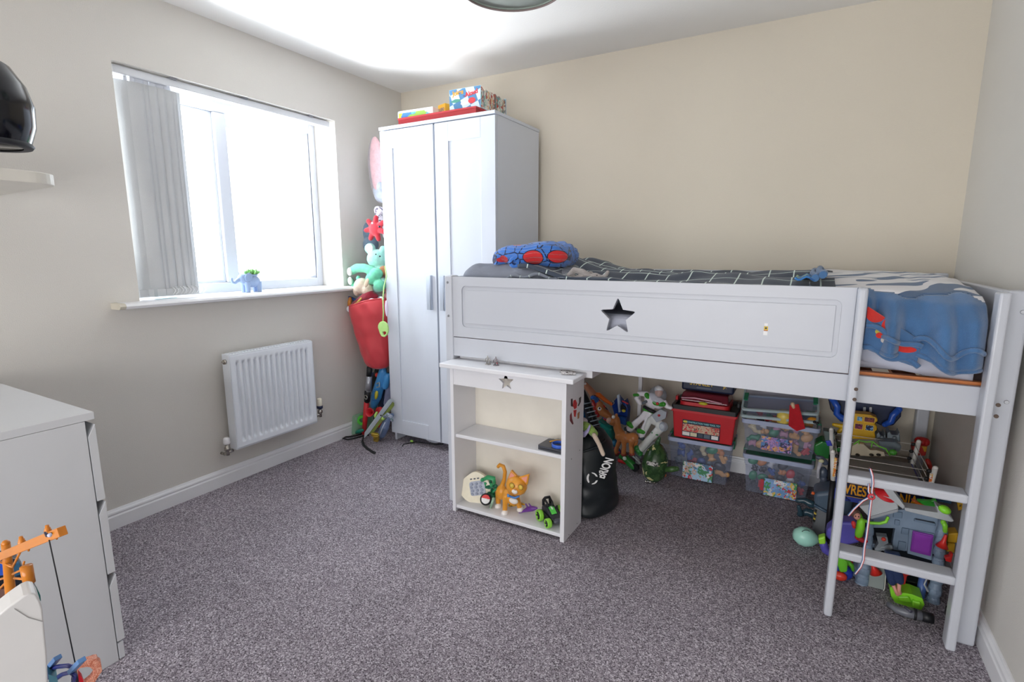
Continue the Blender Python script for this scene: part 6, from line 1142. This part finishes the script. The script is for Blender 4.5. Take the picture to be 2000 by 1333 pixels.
MB().bx(Q(1700, 1180, yp + .05).x, 3.17, yp + .03, yp + .16, .0, .03).build('base_plate', pls('1E2C28'), ps, bevel=.004)
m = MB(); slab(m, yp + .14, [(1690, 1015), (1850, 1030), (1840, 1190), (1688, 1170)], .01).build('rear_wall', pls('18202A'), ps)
t = T('red_disc_toy', 'round red toy saucer lying on the fortress roof plate', 'toy', Q(1745, 960, yp)); m = MB(); m.lathe([(0, .010), (.016, .009), (.020, .002), (.036, 0), (.037, -.004), (0, -.006)], 28, Q(1731, 965, yp - .03), (R(22), R(14), 0)).build('saucer', pls('D02830', .3), t)
t = T('green_helmet_toy', 'small lime green toy cap on the right end of the fortress roof', 'toy', Q(1845, 990, yp)); m = MB(); m.sph(Q(1845, 996, yp - .07), (.019, .018, .014), (0, .4, 0)).build('cap', pls('90E838', .3), t); m = MB(); limb(m, yp - .075, [(1836, 990, 2), (1838, 994, 3), (1851, 1003, 2)]).build('brim', pls('90E838', .3), t)
t = T('orange_blade_toy', 'orange and green toy wing lying in the dark behind the fortress roof', 'toy', Q(1800, 990, -.78)); m = MB(); slab(m, -.80, [(1780, 978), (1786, 978), (1828, 1002), (1828, 1008), (1812, 1004)], .02).build('orange_edge', pls('D86818'), t, bevel=.003); m = MB(); slab(m, -.79, [(1790, 978), (1818, 980), (1828, 976), (1832, 984), (1824, 998), (1812, 996)], .02).build('green_wing', pls('38B838'), t, bevel=.004)
t = T('black_tower_toy', 'black glossy toy tube beside the ring apron', 'toy', Q(1810, 975, -.60)); m = MB(); limb(m, -.66, [(1802, 958, 8), (1812, 965, 9), (1815, 975, 8)]).build('tube', BLK, t)
t = T('blue_board_toy', 'flat steel-blue board behind the black tube at the right', 'board', Q(1840, 975, -.55)); m = MB(); slab(m, -.58, [(1822, 952), (1861, 960), (1858, 985), (1822, 978)], .02).build('board', pls('3A6A94'), t)
YG = pls('D8A820', .4)
t = T('yellow_grid_toy', 'yellow perforated toy plate near the bed post at the right', 'toy', Q(1870, 985, -.70)); m = MB(); slab(m, -.72, [(1868, 975), (1882, 972), (1890, 992), (1872, 998)], .012, holes=[[(1872, 978), (1872, 982), (1876, 981), (1876, 977)], [(1879, 976), (1879, 980), (1883, 979), (1883, 975)], [(1874, 987), (1874, 991), (1878, 990), (1878, 986)], [(1881, 985), (1881, 989), (1885, 988), (1885, 984)]]).build('plate', YG, t)
t = T('yellow_block_toy', 'stack of yellow toy bricks between the fortress and the bed post', 'toy', Q(1860, 1075, -.84))
for pts in ([(1852, 1043), (1872, 1042), (1869, 1062), (1850, 1060)], [(1851, 1061), (1866, 1063), (1864, 1082), (1848, 1078)]): m = MB(); slab(m, -.86, pts, .05).build('brick', YG, t, bevel=.003)
t = T('red_step_toy', 'red toy bracket at the foot of the yellow bricks', 'toy', Q(1858, 1095, -.9)); m = MB(); slab(m, -.92, [(1846, 1090), (1855, 1088), (1857, 1082), (1862, 1083), (1858, 1100), (1847, 1097)], .02).build('bracket', pls('D82828'), t, bevel=.002)
t = T('green_boat_toy', 'lime green toy boat on the carpet inside the fortress', 'toy boat', Q(1770, 1190, -.93)); m = MB(); yb2 = -.96
slab(m, yb2, [(1738, 1148), (1746, 1148), (1760, 1158), (1782, 1162), (1802, 1170), (1806, 1182), (1800, 1193), (1772, 1186), (1748, 1178), (1740, 1165)], .07); m.build('hull', pls('8AD830', .4), t, bevel=.010, seg=4)
m = MB(); slab(m, yb2 - .006, [(1752, 1166), (1776, 1166), (1782, 1180), (1756, 1176)], .02).build('seat', pls('7CC828', .4), t, bevel=.005); m = MB(); slab(m, yb2 - .01, [(1782, 1174), (1798, 1178), (1797, 1192), (1782, 1188)], .03).build('motor', pls('96E83A', .4), t, bevel=.004)
t = T('standing_doll', 'toy doll in dark blue trousers standing with bare feet in the green boat', 'doll', Q(1752, 1160, -.93)); yd = -.97; SKN = pls('D89888', .5)
m = MB(); limb(m, yd, [(1736, 1108, 9), (1740, 1128, 8), (1742, 1138, 7)]); limb(m, yd, [(1750, 1110, 9), (1756, 1128, 8), (1758, 1136, 7)]); m.build('trousers', M('1E3058', .8, bump=.4), t, remesh=.003)
m = MB(); limb(m, yd, [(1744, 1142, 3.5), (1750, 1156, 3), (1753, 1161, 4)]).build('leg', SKN, t); m = MB(); limb(m, yd, [(1756, 1140, 4), (1756, 1153, 3), (1757, 1159, 4)]).build('leg', SKN, t); m = MB(); slab(m, yd + .03, [(1728, 1080), (1760, 1086), (1758, 1110), (1730, 1106)], .03).build('torso', pls('2A3A60'), t, bevel=.006)
t = T('doll', 'toy doll with brown hair in a lime green suit hanging beside the ladder', 'doll', Q(1680, 1050, -.90)); yd = -.93
m = MB(); ball(m, 1670, 1003, yd, 9, 9).build('hair', pls('5A4034', .6), t); m = MB(); ball(m, 1674, 1009, yd - .012, 6, 7).build('face', SKN, t); m = MB(); ball(m, 1671, 1009, yd - .028, 1.2).build('eye', BLK, t); m = MB(); ball(m, 1677, 1010, yd - .028, 1.2).build('eye', BLK, t)
m = MB(); limb(m, yd, [(1682, 1018, 7), (1680, 1032, 8), (1677, 1045, 7)]).build('lime_suit', pls('88D830', .4), t, remesh=.003); m = MB(); limb(m, yd + .01, [(1676, 1050, 6), (1684, 1056, 5), (1692, 1058, 3)]).build('red_shorts', pls('C82830', .4), t); m = MB(); limb(m, yd - .01, [(1667, 1022, 4), (1668, 1030, 3)]).build('red_glove', pls('D83030', .4), t)
t = T('red_ladder_toy', 'red plastic toy ladder post standing inside the fortress', 'toy', Q(1765, 1150, -.85)); m = MB(); slab(m, -.90, [(1760, 1112), (1785, 1117), (1784, 1124), (1772, 1126), (1766, 1152), (1758, 1148)], .02).build('post', pls('C82828'), t, bevel=.003)
t = T('grey_pipe_toy', 'black and grey toy blaster barrel lying on the carpet in front of the fortress', 'toy', pt(1800, 1200, z=0)); m = MB(); a_ = [pt(u, v, z=.022) for u, v in ((1735, 1180), (1752, 1192), (1770, 1197), (1800, 1204))]; m.tube(a_, [.010, .012, .016, .016], 14).build('barrel', pls('6E7078', .3), t)
m = MB(); m.tube([pt(u, v, z=.022) for u, v in ((1800, 1204), (1822, 1209))], .017, 14).build('stock', BLK, t); m = MB(); m.tube([pt(1785, 1200, z=.022), pt(1790, 1201.5, z=.022)], .020, 14).build('band', BLK, t); m = MB(); m.tube([pt(1768, 1186, z=.04), pt(1780, 1196, z=.04)], .005, 8).build('lever', pls('4A4A58'), t)
t = T('red_corner_toy', 'red toy edge showing behind the bed post by the right skirting board', 'toy', pt(1895, 1225, z=0)); m = MB(); m.bx(3.22, 3.262, -.98, -.955, .03, .10).build('red_panel', pls('D82828'), t); m = MB(); m.bx(3.21, 3.262, -1.0, -.94, .0, .03).build('black_base', BLK, t)
# medal ribbon on the ladder
t = T('medal_ribbon', 'red, white and blue ribbon looped over the upper ladder rung', 'ribbon', Q(1700, 925, -1.17)); yr = -1.172
cR, cW, cB = M('C83A44', .7, var=0), M('E8E4E4', .7, var=0), M('4A6CA8', .7, var=0)
def ribbon(pts, w=5):
    ps_ = [Q(u, v, y) for u, v, y in pts]
    for i, (c, o) in enumerate(((cB, -.6), (cW, -.2), (cW, .2), (cR, .6))):
        m = MB(); k = kx(ps_[0]) * w / 2; q = []
        for j, p in enumerate(ps_):
            d = (ps_[min(j + 1, len(ps_) - 1)] - ps_[max(j - 1, 0)]); s_ = Vector((d.z, 0, -d.x)); s_ = s_.normalized() if s_.length > 1e-6 else Vector((1, 0, 0)); q.append(p - s_ * o * k)
        m.tube(q, k * .26, 6).build('ribbon_stripe', c, t)
ribbon([(1699, 914, -1.125), (1700, 917, -1.168), (1704, 930, yr), (1705, 945, yr), (1703, 960, yr), (1704, 970, yr)])
ribbon([(1697, 945, -1.165), (1696, 960, yr), (1700, 970, yr)], 4)
ribbon([(1700, 971, yr), (1685, 979, yr), (1668, 995, yr), (1657, 1008, yr)], 5)
ribbon([(1702, 973, yr), (1700, 990, yr), (1696, 1020, yr), (1692, 1050, yr), (1688, 1070, yr), (1686, 1095, yr), (1681, 1108, yr), (1670, 1122, yr)], 5)
p = Q(1702, 971, yr - .002); m = MB(); m.tube([p + Vector((.008 * cos(a), 0, .008 * sin(a))) for a in [i * pi / 8 for i in range(16)]], .003, 8, closed=True).build('knot', cR, t)

# ================================================================ BOTTOM LEFT: telegraph pole toy and neighbours
yo = -2.80; ORG = M('C8781E', .3, var=.06, vscale=20, name='orange_plastic')
t = T('toy_telegraph_pole', 'orange toy telegraph pole with a crossarm beside the chest of drawers', 'toy', Q(35, 1300, yo))
m = MB(); limb(m, yo, [(11, 1062, 7), (15, 1100, 7.5), (22, 1172, 8.5), (32, 1300, 9), (48, 1480, 9)], 16).build('pole', ORG, t)
a, b2 = Q(-30, 1100, yo - .012), Q(122, 1038, yo - .012); d = b2 - a; m = MB(); m.X = Matrix.Translation(a) @ d.to_track_quat('X', 'Z').to_matrix().to_4x4(); m.bx(0, d.length, -.006, .006, -.0075, .0075).build('crossarm', ORG, t, bevel=.001)
for u, v in ((93, 1035), (42, 1057)):
    p = Q(u, v, yo - .012); k = kx(p); m = MB(); m.lathe([(6 * k, -6 * k), (6 * k, -1 * k), (4.8 * k, 0), (5 * k, 3 * k), (3.6 * k, 4 * k), (3.2 * k, 9 * k), (0, 9.5 * k)], 16, p).build('insulator', ORG, t)
for u, v in ((111, 1048), (56, 1071)): m = MB(); limb(m, yo - .008, [(u, v, 2), (u, v + 5, 2)]).build('peg', ORG, t)
for pts in ([(25, 1108, 2.4), (40, 1078, 2.4)], [(24, 1108, 2.4), (-5, 1096, 2.4)], [(25, 1122, 2.2), (46, 1112, 2.2)], [(28, 1130, 2.2), (46, 1132, 2.2)], [(14, 1128, 2.2), (-5, 1134, 2.2)], [(14, 1136, 2.2), (-8, 1158, 2.2)]): m = MB(); limb(m, yo - .004, pts, 6).build('brace', ORG, t)
p = Q(54, 1122, yo - .004); k = kx(p); m = MB(); m.lathe([(0, -20 * k), (9.5 * k, -19 * k), (10 * k, 17 * k), (0, 18 * k)], 24, p, (0, R(-4), 0)).build('transformer', ORG, t); m = MB(); limb(m, yo - .012, [(46, 1103, 2), (47, 1098, 2)]); m.build('peg', ORG, t)
m = MB(); limb(m, yo - .02, [(88, 1041, 2), (92, 1047, 3), (99, 1043, 2)]); m.build('string_knot', pls('2A2A44'), t); m = MB(); ball(m, 97, 1046, yo - .03, 4).build('white_bead', pls('C8C8E0'), t)
m = MB(); m.tube([Q(96, 1056, yo - .02), Q(112, 1130, yo), Q(132, 1225, yo), Q(148, 1302, yo)], .0011, 6).build('string', BLK, t)
# the white shell in front of it
As = (20, 1290, -2.88); p = Q(*As)
t = T('white_toy_shell', 'large smooth white curved toy shell at the bottom left corner', 'toy', (p.x, p.y, 0)); m = MB()
fslab(m, As, [(-60, 1400), (-60, 1246), (-5, 1204), (22, 1182), (46, 1165), (60, 1159), (70, 1161), (78, 1174), (83, 1190), (87, 1230), (92, 1280), (94, 1340), (94, 1400)], .05, foot=True).build('shell', M('D6D5D4', .35, var=.02), t, bevel=.006, seg=4)
m = MB(); fslab(m, As, [(28, 1190), (55, 1207), (84, 1215), (84, 1216.2), (55, 1208.2), (28, 1191)], .002, off=-.0012).build('seam', pls('A8A8A8'), t)
Ad = (10, 1180, -2.775); p = Q(*Ad)
t = T('dark_toy_pile', 'dark blue and black toy vehicle behind the white shell', 'toy', (p.x, p.y, 0)); m = MB(); fslab(m, Ad, [(-40, 1098), (10, 1090), (34, 1094), (45, 1112), (46, 1128), (58, 1146), (70, 1152), (78, 1168), (78, 1400), (-40, 1400)], .05, foot=True).build('body', pls('16202C', .3), t, bevel=.008, seg=3)
m = MB(); fslab(m, Ad, [(-40, 1106), (8, 1100), (12, 1112), (10, 1124), (-40, 1130)], .01, off=-.010).build('blue_screen', pls('2A58C0', .3), t)
m = MB(); fslab(m, Ad, [(24, 1104), (38, 1098), (44, 1122), (28, 1128)], .01, off=-.010).build('teal_panel', pls('2A5878', .3), t, bevel=.002)
m = MB(); fslab(m, Ad, [(60, 1143), (72, 1150), (79, 1164), (80, 1175), (76, 1172), (70, 1156), (60, 1148)], .01, off=-.012).build('teal_edge', pls('14504A', .3), t)
m = MB(); fslab(m, Ad, [(-40, 1158), (16, 1150), (20, 1175), (-40, 1215)], .01, off=-.012).build('brown_panel', pls('7A5850', .5), t)
yn = -2.80; NB = pls('2A2E78', .3)
p = Q(120, 1340, yn); t = T('looped_toy', 'navy blue looped toy with two light blue pegs at the bottom edge', 'toy', (p.x, p.y, 0))
m = MB(); limb(m, yn, [(92, 1324, 5), (98, 1310, 4.5), (112, 1303, 4), (132, 1301, 4), (144, 1304, 4)]).build('loop', NB, t); m = MB(); limb(m, yn, [(92, 1345, 6), (106, 1328, 5), (122, 1318, 4), (138, 1314, 4), (146, 1320, 4), (142, 1338, 4)]).build('loop', NB, t)
for a_, b_ in (((99, 1302), (113, 1285)), ((141, 1310), (160, 1290))): m = MB(); A, B = Q(*a_, yn), Q(*b_, yn); d = B - A; m.X = Matrix.Translation(A) @ d.to_track_quat('Z', 'Y').to_matrix().to_4x4(); m.bx(-.006, .006, -.004, .004, -.005, d.length); m.build('peg', pls('5A84B8', .35), t, bevel=.001)
m = MB(); fslab(m, (120, 1340, yn), [(94, 1318), (112, 1324), (104, 1400), (88, 1400)], .03, foot=True).build('teal_panel', pls('5A90A0', .3), t)
m = MB(); fslab(m, (120, 1340, yn), [(148, 1314), (153, 1324), (153, 1400), (140, 1400), (142, 1345)], .03, foot=True).build('dark_post', pls('1A2038'), t)
Ak = (185, 1320, -2.66); p = Q(*Ak); CP = patch('copper', ['C87860', 'D89078', 'B86448', 'E0A890'], 120, .5, seed=19)
t = T('copper_toy', 'speckled copper toy with a round opening at the bottom edge', 'toy', (p.x, p.y, 0)); m = MB()
hole = [(153, 1311), (158, 1306), (168, 1304), (176, 1305), (182, 1310), (183, 1318), (177, 1327), (166, 1336), (153, 1336)]
fslab(m, Ak, [(146, 1308), (160, 1296), (184, 1288), (190, 1287), (192, 1292), (197, 1295), (200, 1312), (194, 1320), (182, 1340), (180, 1400), (148, 1400)], .02, foot=True, holes=[hole[::-1]]).build('frame', CP, t, bevel=.0015)
m = MB(); fslab(m, Ak, [(153, 1316), (160, 1324), (164, 1335), (153, 1336)], .016, off=.002).build('red_wedge', pls('C81828'), t)
